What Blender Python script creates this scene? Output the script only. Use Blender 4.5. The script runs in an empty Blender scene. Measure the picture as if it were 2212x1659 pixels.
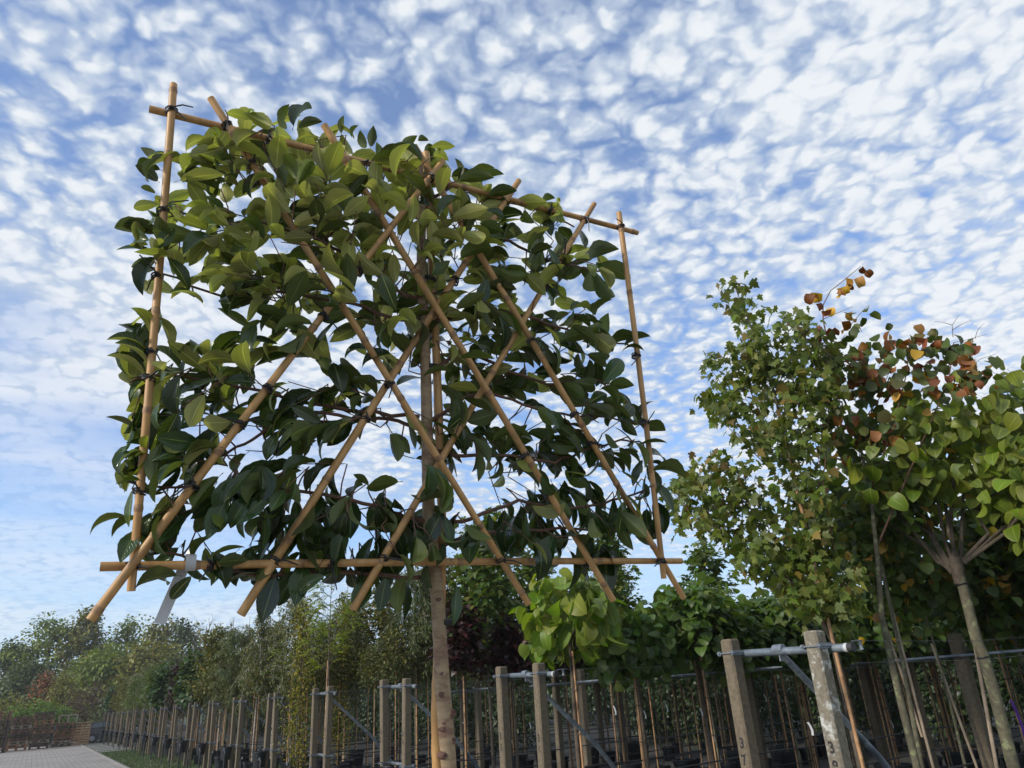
import bpy, math, random
import numpy as np
from mathutils import Vector, Matrix
rng = np.random.default_rng(11)
random.seed(11)
C = bpy.context.scene.collection
sc = bpy.context.scene

# ------------------------------------------------------------------ camera
FPX, CX, CY = 1563.0, 1106.0, 829.5          # focal length and centre in pixels of a 2212-wide picture
CAMH = 1.8
_u = np.array([-242.0, 3699.0, -FPX]); _u /= np.linalg.norm(_u)
_f = np.array([0, 0, -1.0]); _y = _f - _u * _f.dot(_u); _y /= np.linalg.norm(_y)
ROT = np.array([np.cross(_y, _u), _y, _u])   # camera axes -> world axes
EYE = np.array([0.0, 0.0, CAMH])
cd = bpy.data.cameras.new('camera'); cam = bpy.data.objects.new('camera', cd); C.objects.link(cam)
cd.sensor_width = 36.0; cd.lens = 36.0 * FPX / 2212.0; cd.clip_start = 0.05; cd.clip_end = 3000.0
mw = Matrix.Identity(4)
for i in range(3):
    for j in range(3): mw[i][j] = ROT[i, j]
mw.translation = Vector(EYE)
cam.matrix_world = mw
sc.camera = cam

# ------------------------------------------------------------------ light and exposure
SUN_TO = Vector((-0.80, -0.50, 0.50)).normalized()
sun_el = math.asin(SUN_TO.z); sun_az = math.atan2(SUN_TO.x, SUN_TO.y)
sd = bpy.data.lights.new('sun', 'SUN'); so = bpy.data.objects.new('sun', sd); C.objects.link(so)
sd.energy = 3.0; sd.angle = math.radians(10); sd.color = (1.0, 0.93, 0.82)
so.rotation_euler = SUN_TO.to_track_quat('Z', 'Y').to_euler()
sc.view_settings.view_transform = 'Standard'; sc.view_settings.look = 'None'
sc.view_settings.exposure = 0.3; sc.view_settings.gamma = 1.0; sc.view_settings.use_curve_mapping = False

# ------------------------------------------------------------------ node helper
class NT:
    def __init__(s, tree): s.t = tree; s.n = tree.nodes; s.l = tree.links
    def new(s, typ, **kw):
        nd = s.n.new(typ)
        for k, v in kw.items(): setattr(nd, k, v)
        return nd
    def put(s, sock, v):
        if isinstance(v, bpy.types.NodeSocket): s.l.new(v, sock)
        elif v is not None: sock.default_value = v
    def math(s, op, a, b=None, c=None, clamp=False):
        nd = s.new('ShaderNodeMath', operation=op); nd.use_clamp = clamp
        s.put(nd.inputs[0], a)
        if b is not None: s.put(nd.inputs[1], b)
        if c is not None: s.put(nd.inputs[2], c)
        return nd.outputs[0]
    def vmath(s, op, a, b=None):
        nd = s.new('ShaderNodeVectorMath', operation=op)
        s.put(nd.inputs[0], a)
        if b is not None: s.put(nd.inputs[3 if op == 'SCALE' else 1], b)
        return nd.outputs['Value'] if op in ('DOT_PRODUCT', 'LENGTH') else nd.outputs[0]
    def noise(s, vec, scale, detail=4.0, rough=0.55, dist=0.0, out='Fac'):
        nd = s.new('ShaderNodeTexNoise')
        if vec is not None: s.put(nd.inputs['Vector'], vec)
        nd.inputs['Scale'].default_value = scale; nd.inputs['Detail'].default_value = detail
        nd.inputs['Roughness'].default_value = rough; nd.inputs['Distortion'].default_value = dist
        return nd.outputs[out]
    def step(s, v, a, b, lo=0.0, hi=1.0, smooth=True):
        nd = s.new('ShaderNodeMapRange'); nd.interpolation_type = 'SMOOTHSTEP' if smooth else 'LINEAR'
        nd.clamp = True
        s.put(nd.inputs[0], v)
        for i, x in zip((1, 2, 3, 4), (a, b, lo, hi)): s.put(nd.inputs[i], x)
        return nd.outputs[0]
    def mix(s, f, a, b, mode='MIX'):
        nd = s.new('ShaderNodeMix', data_type='RGBA', blend_type=mode)
        s.put(nd.inputs[0], f)
        for i, x in ((6, a), (7, b)):
            s.put(nd.inputs[i], (x[0], x[1], x[2], 1.0) if isinstance(x, (tuple, list)) else x)
        return nd.outputs[2]

# ------------------------------------------------------------------ sky with altocumulus
w = bpy.data.worlds.new('World'); sc.world = w; w.use_nodes = True
w.node_tree.nodes.clear()
T = NT(w.node_tree)
sky = T.new('ShaderNodeTexSky', sky_type='NISHITA'); sky.sun_disc = False
sky.sun_elevation = sun_el; sky.sun_rotation = sun_az; sky.altitude = 0.0
sky.air_density = 1.0; sky.dust_density = 0.6; sky.ozone_density = 2.2
gen = T.new('ShaderNodeTexCoord').outputs['Generated']
sep = T.new('ShaderNodeSeparateXYZ'); T.put(sep.inputs[0], gen)
dx, dy, dz = sep.outputs
den = T.math('ADD', T.math('MAXIMUM', dz, 0.0), 0.14)
comb = T.new('ShaderNodeCombineXYZ')
T.put(comb.inputs[0], T.math('DIVIDE', dx, den)); T.put(comb.inputs[1], T.math('DIVIDE', dy, den))
pp = comb.outputs[0]
warp = T.noise(pp, 2.2, 3.0, 0.5, out='Color')
warp = T.vmath('SCALE', T.vmath('SUBTRACT', warp, (0.5, 0.5, 0.5)), 0.13)
wrp2 = T.vmath('SCALE', T.vmath('SUBTRACT', T.noise(pp, 14.0, 3.0, 0.55, out='Color'), (0.5, 0.5, 0.5)), 0.075)
pw = T.vmath('ADD', T.vmath('ADD', pp, warp), wrp2)
vo = T.new('ShaderNodeTexVoronoi', feature='SMOOTH_F1'); T.put(vo.inputs['Vector'], pw)
vo.inputs['Scale'].default_value = 22.0; vo.inputs['Smoothness'].default_value = 0.45
vo2 = T.new('ShaderNodeTexVoronoi', feature='SMOOTH_F1'); T.put(vo2.inputs['Vector'], pw)
vo2.inputs['Scale'].default_value = 46.0; vo2.inputs['Smoothness'].default_value = 0.4
puff = T.math('SUBTRACT', 1.0, T.math('ADD', T.math('MULTIPLY', vo.outputs['Distance'], 0.95), T.math('MULTIPLY', vo2.outputs['Distance'], 0.35)))
fbm = T.noise(pw, 14.0, 7.0, 0.58)
big = T.noise(pp, 1.3, 3.0, 0.5)
field = T.math('ADD', T.math('MULTIPLY', puff, 0.85), T.math('ADD', T.math('MULTIPLY', fbm, 0.62), T.math('MULTIPLY', big, 0.42)))
# more cloud to the right of the view and low on the left, as the weather stood that day
az = T.math('ARCTAN2', dx, dy)
right = T.step(az, 0.15, 0.62)
leftness = T.step(az, -0.02, -0.45)
lowleft = T.math('MULTIPLY', leftness, T.step(dz, 0.66, 0.40))
clear = T.math('MULTIPLY', T.step(az, 0.0, -0.5), T.step(dz, 0.55, 0.75))
cover = T.math('ADD', T.math('MULTIPLY', right, 0.20), T.math('MULTIPLY', lowleft, 0.30))
field = T.math('SUBTRACT', T.math('ADD', field, cover), T.math('MULTIPLY', clear, 0.04))
cl = T.step(field, 0.47, 1.02)
# low stratus bands near the horizon, mostly on the left
band = T.noise(T.vmath('MULTIPLY', gen, (1.2, 1.2, 7.0)), 1.5, 4.0, 0.5)
bandc = T.step(band, 0.36, 0.64)
lo_a = T.math('ADD', 0.20, T.math('MULTIPLY', leftness, 0.36)); lo_b = T.math('ADD', 0.10, T.math('MULTIPLY', leftness, 0.30))
lowmix = T.step(dz, lo_a, lo_b)
cl = T.math('ADD', T.math('MULTIPLY', cl, T.math('SUBTRACT', 1.0, lowmix)), T.math('MULTIPLY', T.math('MULTIPLY', bandc, T.step(dz, 0.18, 0.40, 0.55, 0.92)), lowmix))
cl = T.math('ADD', T.math('MULTIPLY', cl, 0.84), 0.15)
core = T.step(field, 0.80, 1.20)
cloudcol = T.mix(core, (5.3, 6.1, 7.2), (7.9, 8.2, 8.5))
blue = T.mix(1.0, sky.outputs[0], (1.34, 1.62, 2.02), 'MULTIPLY')
hz = T.step(dz, 0.34, 0.0)
blue = T.mix(T.math('MULTIPLY', hz, 0.6), blue, (4.0, 6.0, 8.2))
skycol = T.mix(T.math('MULTIPLY', cl, 0.97), blue, cloudcol)
bg = T.new('ShaderNodeBackground'); T.put(bg.inputs[0], skycol); bg.inputs[1].default_value = 0.092
wo = T.new('ShaderNodeOutputWorld'); T.l.new(bg.outputs[0], wo.inputs[0])
w.cycles.sampling_method = 'MANUAL'; w.cycles.sample_map_resolution = 512

# ------------------------------------------------------------------ geometry helpers
def ray(px, py):
    return ROT @ np.array([(px - CX) / FPX, -(py - CY) / FPX, -1.0])
def at_height(px, py, z):
    r = ray(px, py); return EYE + r * ((z - CAMH) / r[2])
def at_plane(px, py, p0, n):
    r = ray(px, py); return EYE + r * (np.dot(np.asarray(p0) - EYE, n) / np.dot(r, n))
def project(P):
    c = (np.asarray(P) - EYE) @ ROT
    return CX + FPX * c[..., 0] / -c[..., 2], CY - FPX * c[..., 1] / -c[..., 2]
def nrm(v):
    v = np.asarray(v, float); return v / max(np.linalg.norm(v), 1e-9)

class MB:
    def __init__(s): s.v, s.f, s.m = [], [], []
    def add(s, verts, faces, mi=0):
        o = len(s.v); s.v.extend([tuple(map(float, p)) for p in verts])
        s.f.extend([tuple(o + i for i in f) for f in faces]); s.m.extend([mi] * len(faces))
    def box(s, c, size, ax=None, mi=0, bev=0.0):
        c = np.asarray(c, float); A = np.eye(3) if ax is None else np.asarray(ax, float)
        hx, hy, hz = [q / 2 for q in size]
        if bev <= 0:
            L = [(-hx, -hy, -hz), (hx, -hy, -hz), (hx, hy, -hz), (-hx, hy, -hz), (-hx, -hy, hz), (hx, -hy, hz), (hx, hy, hz), (-hx, hy, hz)]
            s.add([c + A.T @ np.array(p) for p in L], [(3, 2, 1, 0), (4, 5, 6, 7), (0, 1, 5, 4), (1, 2, 6, 5), (2, 3, 7, 6), (3, 0, 4, 7)], mi)
        else:                                   # a prism with cut vertical edges and a cut top
            b = bev; ring = lambda k, z: [(-hx + b + k, -hy + k, z), (hx - b - k, -hy + k, z), (hx - k, -hy + b + k, z), (hx - k, hy - b - k, z),
                                          (hx - b - k, hy - k, z), (-hx + b + k, hy - k, z), (-hx + k, hy - b - k, z), (-hx + k, -hy + b + k, z)]
            L = ring(0, -hz) + ring(0, hz - b) + ring(b * .7, hz)
            F = [tuple(range(7, -1, -1)), tuple(range(16, 24))]
            for r in (0, 8):
                F += [(r + i, r + (i + 1) % 8, r + 8 + (i + 1) % 8, r + 8 + i) for i in range(8)]
            s.add([c + A.T @ np.array(p) for p in L], F, mi)
    def tube(s, path, rad, sides=8, cap=True, mi=0):
        P = [np.asarray(p, float) for p in path]; n = len(P)
        R = [rad] * n if np.isscalar(rad) else list(rad)
        t0 = nrm(P[1] - P[0]); up = np.array([0, 0, 1.0]) if abs(t0[2]) < .9 else np.array([1.0, 0, 0])
        a = nrm(np.cross(t0, up)); V = []
        for i in range(n):
            t = nrm(P[min(i + 1, n - 1)] - P[max(i - 1, 0)])
            a = nrm(a - t * np.dot(a, t)); b = np.cross(t, a)
            for k in range(sides):
                q = 2 * math.pi * k / sides
                V.append(P[i] + (a * math.cos(q) + b * math.sin(q)) * R[i])
        F = [(i * sides + k, i * sides + (k + 1) % sides, (i + 1) * sides + (k + 1) % sides, (i + 1) * sides + k) for i in range(n - 1) for k in range(sides)]
        if cap: F += [tuple(range(sides - 1, -1, -1)), tuple(range((n - 1) * sides, n * sides))]
        s.add(V, F, mi)
    def lathe(s, prof, c=(0, 0, 0), sides=24, mi=0, ax=None):
        A = np.eye(3) if ax is None else np.asarray(ax, float); c = np.asarray(c, float); V = []
        for r, z in prof:
            for k in range(sides):
                q = 2 * math.pi * k / sides; V.append(c + A.T @ np.array([r * math.cos(q), r * math.sin(q), z]))
        F = [(i * sides + k, i * sides + (k + 1) % sides, (i + 1) * sides + (k + 1) % sides, (i + 1) * sides + k) for i in range(len(prof) - 1) for k in range(sides)]
        s.add(V, F, mi)
    def build(s, name, mats, parent=None, smooth=True):
        me = bpy.data.meshes.new(name); me.from_pydata(s.v, [], s.f)
        for m in (mats if isinstance(mats, (list, tuple)) else [mats]): me.materials.append(m)
        me.polygons.foreach_set('material_index', s.m)
        if smooth: me.polygons.foreach_set('use_smooth', [True] * len(s.f))
        me.update()
        if smooth: me.set_sharp_from_angle(angle=math.radians(40))
        o = bpy.data.objects.new(name, me); C.objects.link(o)
        if parent is not None: o.parent = parent
        return o

def tag(o, label=None, cat=None, group=None, kind=None):
    for k, v in (('label', label), ('category', cat), ('group', group), ('kind', kind)):
        if v: o[k] = v
    return o
def thing(name, label, cat, loc=(0, 0, 0), rz=0.0, group=None):
    o = bpy.data.objects.new(name, None); C.objects.link(o); o.empty_display_size = 0.1
    o.location = [float(q) for q in loc]; o.rotation_euler = (0, 0, rz)
    return tag(o, label, cat, group)
def dup(src, loc, rz, label, group=None, scale=1.0, cat=None, skip=()):
    def rec(o, par):
        c = o.copy(); C.objects.link(c)
        if par is not None: c.parent = par
        for ch in KIDS.get(o.name, []):
            if ch.name.split('.')[0] not in skip: rec(ch, c)
        return c
    if src.name not in KIDS:
        for o in [src] + list(src.children_recursive): KIDS[o.name] = list(o.children)
    r = rec(src, None)
    r.location = [float(q) for q in loc]; r.rotation_euler = (0, 0, rz); r.scale = (scale, scale, scale)
    return tag(r, label, cat, group)
KIDS = {}

# ------------------------------------------------------------------ materials
def mat(name):
    m = bpy.data.materials.new(name); m.use_nodes = True; m.node_tree.nodes.clear()
    t = NT(m.node_tree); p = t.new('ShaderNodeBsdfPrincipled'); o = t.new('ShaderNodeOutputMaterial')
    t.l.new(p.outputs[0], o.inputs[0]); return m, t, p, o
def surf(name, a, b, scale=8.0, rough=0.7, bump=0.0, bscale=None, c=None, cscale=2.0, stretch=(1, 1, 1), metal=0.0, detail=6.0, lo=.35, hi=.68):
    m, t, p, o = mat(name)
    tc = t.new('ShaderNodeTexCoord').outputs['Object']
    v = t.vmath('MULTIPLY', tc, stretch)
    n = t.noise(v, scale, detail, 0.6)
    col = t.mix(t.step(n, lo, hi), a, b)
    if c is not None:
        col = t.mix(t.step(t.noise(v, cscale, 5.0, 0.65), 0.52, 0.66), col, c)
    t.put(p.inputs['Base Color'], col); p.inputs['Roughness'].default_value = rough; p.inputs['Metallic'].default_value = metal
    if bump:
        bn = t.new('ShaderNodeBump'); bn.inputs['Strength'].default_value = 0.6; bn.inputs['Distance'].default_value = bump
        t.put(bn.inputs['Height'], t.noise(v, bscale or scale * 2, 6.0, 0.6)); t.put(p.inputs['Normal'], bn.outputs[0])
    return m
def leafmat(name, top, under, var=0.35, rough=0.5, trans=0.22, tint=None, tintp=0.0, veins=False, rim=None, urough=.62, midrib=.32):
    """two-sided leaf: its upper and its lower face have their own colour; every leaf differs a little"""
    m, t, p, o = mat(name)
    wm = lambda c: None if c is None else (c[0] * 1.12, c[1], c[2] * .68)
    top, under, tint, rim = wm(top), wm(under), wm(tint), wm(rim)
    geo = t.new('ShaderNodeNewGeometry')
    back = geo.outputs['Backfacing']; rnd = geo.outputs['Random Per Island']
    col = t.mix(back, top, under)
    if tint is not None:
        col = t.mix(t.step(rnd, 1.0 - tintp, 1.0 - tintp * .4), col, tint)
    r2 = t.math('FRACT', t.math('MULTIPLY', rnd, 7.31))
    k = t.step(r2, 0, 1, 1 - var, 1 + var, smooth=False)
    col = t.vmath('SCALE', col, k)
    r3 = t.math('FRACT', t.math('MULTIPLY', rnd, 23.7))
    hs = t.new('ShaderNodeHueSaturation'); t.put(hs.inputs['Color'], col); t.put(hs.inputs['Hue'], t.step(r3, 0, 1, .485, .515, smooth=False))
    t.put(hs.inputs['Saturation'], t.step(r3, 0, 1, .9, 1.08, smooth=False)); col = hs.outputs[0]
    if veins:
        uv = t.new('ShaderNodeUVMap'); su = t.new('ShaderNodeSeparateXYZ'); t.put(su.inputs[0], uv.outputs[0])
        ab = t.math('ABSOLUTE', t.math('SUBTRACT', su.outputs[1], 0.5))
        mid = t.step(ab, 0.035, 0.008)
        side = t.math('SUBTRACT', su.outputs[0], t.math('MULTIPLY', ab, 0.55))
        sv = t.step(t.math('ABSOLUTE', t.math('SUBTRACT', t.math('FRACT', t.math('MULTIPLY', side, 9.0)), 0.5)), 0.07, 0.0)
        f = t.math('MAXIMUM', t.math('MULTIPLY', mid, midrib), t.math('MULTIPLY', sv, 0.16))
        col = t.mix(f, col, [min(1, q * 2.6 + .02) for q in under])
        bn = t.new('ShaderNodeBump'); bn.inputs['Strength'].default_value = .35; bn.inputs['Distance'].default_value = .0015
        t.put(bn.inputs['Height'], t.math('ADD', sv, t.noise(t.new('ShaderNodeTexCoord').outputs['Object'], 60.0, 2.0))); t.put(p.inputs['Normal'], bn.outputs[0])
        vv = t.new('ShaderNodeCombineXYZ'); t.put(vv.inputs[0], t.math('ADD', t.math('MULTIPLY', su.outputs[0], 3.0), t.math('MULTIPLY', rnd, 91.0))); t.put(vv.inputs[1], t.math('MULTIPLY', su.outputs[1], 2.0))
        col = t.mix(t.step(t.noise(vv.outputs[0], 1.6, 4.0, .6), .71, .75), col, (.085, .05, .018))
        if rim is not None:
            col = t.mix(t.step(ab, .34, .5), col, rim)
    t.put(p.inputs['Base Color'], col)
    t.put(p.inputs['Roughness'], t.math('ADD', rough, t.math('MULTIPLY', back, urough - rough)))
    p.inputs['Specular IOR Level'].default_value = 0.4
    tr = t.new('ShaderNodeBsdfTranslucent'); t.put(tr.inputs[0], t.vmath('MULTIPLY', col, (1.5, 1.7, .7)))
    mx = t.new('ShaderNodeMixShader'); mx.inputs[0].default_value = trans
    t.l.new(p.outputs[0], mx.inputs[1]); t.l.new(tr.outputs[0], mx.inputs[2]); t.l.new(mx.outputs[0], o.inputs[0])
    return m

# ------------------------------------------------------------------ leaves
def blade(width, nseg=6, droop=0.5, fold=0.25, cols=(-1, 0, 1), petiole=0.0, serr=0.0):
    """template of a leaf of length 1: rows of vertices bent downwards by droop radians in all"""
    V, UV = [], []; x = z = 0.0; rows = []
    A = [i / nseg for i in range(nseg + 1)]
    if petiole > 0: A = [-petiole] + A
    px = None
    for i, a in enumerate(A):
        if px is not None:
            th = droop * max(0, (a + px) / 2); x += (a - px) * math.cos(th); z -= (a - px) * math.sin(th)
        px = a
        wv = 0.012 if a < 0 else max(width(a), 0.006)
        if serr and 0 < a < 1 and i % 2: wv *= 1 - serr
        th = droop * max(0, a)
        for c in cols:
            h = fold * wv * abs(c)
            V.append((x + h * math.sin(th), c * wv, z + h * math.cos(th))); UV.append((max(a, 0), .5 + c * .5))
    m = len(cols)
    F = [(r * m + k, (r + 1) * m + k, (r + 1) * m + k + 1, r * m + k + 1) for r in range(len(A) - 1) for k in range(m - 1)]
    return np.array(V), F, np.array(UV)
def star(pts, droop=0.25):
    """template of a lobed leaf as a fan from the petiole point"""
    V = [(0.22, 0, 0)] + [(x, y, -droop * (x * x + y * y) * .6) for x, y in pts]
    n = len(pts)
    F = [(0, 1 + (i + 1) % n, 1 + i)[::-1] for i in range(n)]
    return np.array(V), F, np.array([(p[0], .5 + p[1]) for p in V])

def ell(wd, p=.62, q=.8): return lambda a: wd * (max(a, 0) ** p) * (max(1 - a, 0) ** q) / ((p / (p + q)) ** p * (q / (p + q)) ** q)
L_OVAL = [blade(ell(.30), 3, d, .25) for d in (.3, .9)]
L_TINY = [blade(ell(.30, .5, .7), 2, d, .2) for d in (.2, .8)]
L_NARROW = [blade(ell(.11, .5, .7), 2, d, .2) for d in (.4, 1.0)]
L_HEART = [blade(ell(.47, .30, .75), 6, d, f, petiole=.25) for d, f in ((.7, .22), (1.2, .3), (.4, .1))]
L_ROUND = [blade(ell(.46, .34, .55), 4, d, f, petiole=.15) for d, f in ((.5, .2), (1.0, .3))]
_mp = [(0, -.06), (.02, -.30), (.20, -.26), (.24, -.50), (.42, -.46), (.46, -.22), (.62, -.28), (.70, -.14), (1.0, 0)]
L_CURL = [blade(ell(.40, .36, .6), 5, d, f, petiole=.15) for d, f in ((1.6, .5), (2.2, .8), (.9, .9))]
L_MAPLE = [star(_mp + [(x, -y) for x, y in _mp[-2::-1]], d) for d in (.2, .6)]

def leaves(name, mats, P, D, N, L, W, temps, parent=None, mi=None):
    """one mesh of many leaves: base points P, directions D, upper-face normals N, lengths L, width factors W"""
    P = np.asarray(P, float); D = np.asarray(D, float); N = np.asarray(N, float); L = np.asarray(L, float); W = np.asarray(W, float)
    n = len(P); D = D / np.maximum(np.linalg.norm(D, axis=1, keepdims=True), 1e-9)
    N = N - D * (N * D).sum(1, keepdims=True); N = N / np.maximum(np.linalg.norm(N, axis=1, keepdims=True), 1e-9)
    S = np.cross(N, D); which = rng.integers(0, len(temps), n)
    mi = np.zeros(n, int) if mi is None else np.asarray(mi)
    VV, LO, LT, MI, UU = [], [], [], [], []; off = 0
    for k, (tv, tf, tu) in enumerate(temps):
        ix = np.nonzero(which == k)[0]
        if not len(ix): continue
        l = L[ix][:, None, None]
        v = P[ix][:, None, :] + D[ix][:, None, :] * (tv[None, :, 0:1] * l) + S[ix][:, None, :] * (tv[None, :, 1:2] * l * W[ix][:, None, None]) + N[ix][:, None, :] * (tv[None, :, 2:3] * l)
        nv = len(tv); flat = np.concatenate([np.array(f) for f in tf])
        lo = (flat[None, :] + (np.arange(len(ix)) * nv)[:, None] + off)
        VV.append(v.reshape(-1, 3)); LO.append(lo.reshape(-1)); LT.append(np.tile([len(f) for f in tf], len(ix)))
        MI.append(np.repeat(mi[ix], len(tf))); UU.append(np.tile(tu[flat], (len(ix), 1))); off += nv * len(ix)
    VV = np.concatenate(VV); LO = np.concatenate(LO); LT = np.concatenate(LT); MI = np.concatenate(MI); UU = np.concatenate(UU)
    me = bpy.data.meshes.new(name); me.vertices.add(len(VV)); me.vertices.foreach_set('co', VV.astype(np.float32).ravel())
    me.loops.add(len(LO)); me.loops.foreach_set('vertex_index', LO.astype(np.int32))
    me.polygons.add(len(LT)); st = np.concatenate([[0], np.cumsum(LT)[:-1]])
    me.polygons.foreach_set('loop_start', st.astype(np.int32)); me.polygons.foreach_set('loop_total', LT.astype(np.int32))
    for m in (mats if isinstance(mats, (list, tuple)) else [mats]): me.materials.append(m)
    me.polygons.foreach_set('material_index', MI.astype(np.int32)); me.polygons.foreach_set('use_smooth', np.ones(len(LT), bool))
    uv = me.uv_layers.new(name='UVMap'); uv.data.foreach_set('uv', UU.astype(np.float32).ravel())
    me.update(calc_edges=True); me.validate()
    o = bpy.data.objects.new(name, me); C.objects.link(o)
    if parent is not None: o.parent = parent
    return o
def rdir(n):
    v = rng.normal(size=(n, 3)); return v / np.linalg.norm(v, axis=1, keepdims=True)

# ------------------------------------------------------------------ shared materials
M_BAMBOO = None
def bamboo(name, a, b, ring):
    m, t, p, o = mat(name)
    uvw = t.new('ShaderNodeTexCoord').outputs['Object']
    n1 = t.noise(t.vmath('MULTIPLY', uvw, (14, 14, 3)), 3.0, 5.0, .6)
    col = t.mix(t.step(n1, .35, .7), a, b)
    col = t.mix(t.step(t.noise(uvw, 42.0, 4.0, .7), .64, .75), col, ring)
    col = t.mix(t.step(t.noise(uvw, 6.0, 3.0), .5, .72), col, [q * .72 for q in b])
    t.put(p.inputs['Base Color'], col); p.inputs['Roughness'].default_value = .5
    return m
M_BAMBOO = bamboo('bamboo_tan', (.50, .28, .10), (.37, .20, .066), (.15, .08, .03))
M_NODE = surf('bamboo_node', (.34, .20, .09), (.20, .10, .045), 60, .6)
M_OLDCANE = bamboo('bamboo_old', (.46, .26, .12), (.30, .155, .07), (.08, .045, .03))
M_GREYCANE = bamboo('bamboo_grey', (.34, .26, .18), (.20, .15, .10), (.08, .06, .04))
M_TIE = surf('tie_black', (.012, .012, .013), (.02, .02, .022), 20, .45)
M_BARK = surf('young_bark', (.345, .25, .148), (.235, .165, .095), 22, .8, .004, 40, c=(.19, .11, .07), cscale=9, stretch=(1, 1, 2.4))
M_KNOT = surf('bark_knot', (.16, .075, .055), (.10, .055, .04), 60, .85)
M_TWIG = surf('brown_twig', (.13, .06, .035), (.075, .04, .022), 30, .7)
M_GTWIG = surf('green_twig', (.20, .22, .06), (.15, .15, .045), 30, .6)
M_TRUNKG = surf('green_grey_bark', (.115, .102, .062), (.07, .062, .038), 25, .85, .003, 40, c=(.19, .20, .10), cscale=14)
M_TRUNKB = surf('dark_brown_bark', (.10, .075, .05), (.055, .042, .03), 25, .85, .003, 40)
M_BIRCH = surf('white_bark', (.42, .38, .33), (.26, .22, .18), 10, .8, .002, 40, c=(.04, .035, .03), cscale=16, stretch=(1, 1, 3))
M_POT = surf('black_pot', (.010, .011, .013), (.018, .019, .022), 8, .42)
M_STEEL = surf('galvanised', (.17, .20, .23), (.10, .12, .145), 16, .45, 0, c=(.24, .27, .30), cscale=9, metal=.35)
M_STEELD = surf('galvanised_bracket', (.23, .255, .28), (.16, .18, .20), 20, .42, 0, metal=.35)
M_CAP = surf('black_cap', (.02, .02, .02), (.03, .03, .03), 8, .6)
M_CONC = surf('concrete_post', (.158, .124, .080), (.105, .083, .055), 30, .93, .004, 80, c=(.095, .08, .06), cscale=4.5)
M_LICH = surf('concrete_lichen', (.20, .172, .125), (.135, .115, .085), 30, .93, .004, 80, c=(.46, .46, .42), cscale=11)
M_INK = surf('stencil_ink', (.012, .012, .012), (.03, .028, .025), 40, .8)
M_TAGW = surf('white_plastic', (.50, .51, .52), (.42, .43, .44), 6, .5)
M_HOSE = surf('black_pipe', (.013, .013, .015), (.022, .022, .025), 8, .5)
M_WIRE = surf('steel_wire', (.12, .13, .13), (.07, .08, .08), 8, .5, metal=.4)

# ------------------------------------------------------------------ ground, path
def sheet(name, poly, z, m):
    b = MB(); b.add([(x, y, z) for x, y in poly], [tuple(range(len(poly)))]); o = b.build(name, m, smooth=False); return tag(o, kind='structure')
SC = CAMH / 1.65
E_ROW = np.array([-.5365, .8439, 0.0]); Q_ROW = np.array([.8439, .5365, 0.0])       # along the posts / away from the path
P38 = np.array([1.94 * SC, 5.28 * SC, 0.0]); PITCH, GAP, POSTH = 3.80, 0.82, 2.07
def rowpt(s, q, z=0.0): return P38 + E_ROW * s + Q_ROW * q + np.array([0, 0, z])
def pvr():
    m, t, p, o = mat('paving_bricks')
    tc = t.new('ShaderNodeTexCoord').outputs['Object']
    mp = t.new('ShaderNodeMapping'); t.put(mp.inputs[0], tc); mp.inputs['Rotation'].default_value = (0, 0, math.atan2(.5365, -.8439) + math.radians(90))
    br = t.new('ShaderNodeTexBrick'); t.put(br.inputs['Vector'], mp.outputs[0])
    br.inputs['Scale'].default_value = 1.0; br.inputs['Brick Width'].default_value = .21; br.inputs['Row Height'].default_value = .21
    br.inputs['Mortar Size'].default_value = .016; br.inputs['Mortar Smooth'].default_value = .3
    br.inputs['Color1'].default_value = (.30, .275, .25, 1); br.inputs['Color2'].default_value = (.25, .228, .205, 1); br.inputs['Mortar'].default_value = (.18, .165, .15, 1)
    col = t.mix(t.step(t.noise(tc, .35, 6, .6), .4, .65), br.outputs[0], t.mix(1.0, br.outputs[0], (.82, .80, .80), 'MULTIPLY'))
    t.put(p.inputs['Base Color'], col); p.inputs['Roughness'].default_value = .85; return m
M_SOIL = surf('nursery_soil', (.034, .029, .022), (.020, .018, .014), 3.0, .95, c=(.03, .045, .015), cscale=.5)
M_VERGE = surf('verge_ground', (.07, .09, .03), (.05, .06, .03), 5.0, .95)
M_SLAB = surf('concrete_slab', (.24, .23, .21), (.17, .165, .155), 5.0, .9, c=(.18, .17, .16), cscale=2)
sheet('ground', [(-900, -300), (900, -300), (900, 1600), (-900, 1600)], -.012, M_SOIL)
def strip(name, s0, s1, q0, q1, z, m):
    return sheet(name, [tuple(rowpt(s0, q0)[:2]), tuple(rowpt(s0, q1)[:2]), tuple(rowpt(s1, q1)[:2]), tuple(rowpt(s1, q0)[:2])][::-1], z, m)
EDGE = -1.62 * SC / 1.0
o = strip('path', -25, 78, -30, EDGE, 0.0, pvr())
o = strip('verge', -25, 64, EDGE + .10, 0.6, -.004, M_VERGE)
b = MB()
for i in range(0, 92):
    s = -20 + i * 1.0
    b.box(rowpt(s + .5, EDGE + .05, .005), (.985, .095, .09), np.array([E_ROW, Q_ROW, [0, 0, 1]]))
tag(b.build('kerb', M_SLAB, smooth=False), kind='structure')
b = MB()  # pale flat strips across the far verge
for i in range(7):
    s = 46 + i * 2.6
    b.box(rowpt(s, EDGE + 1.1, .0), (1.2, 1.7, .05), np.array([E_ROW, Q_ROW, [0, 0, 1]]))
tag(b.build('pale_strips', M_SLAB, smooth=False), kind='structure')
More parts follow.
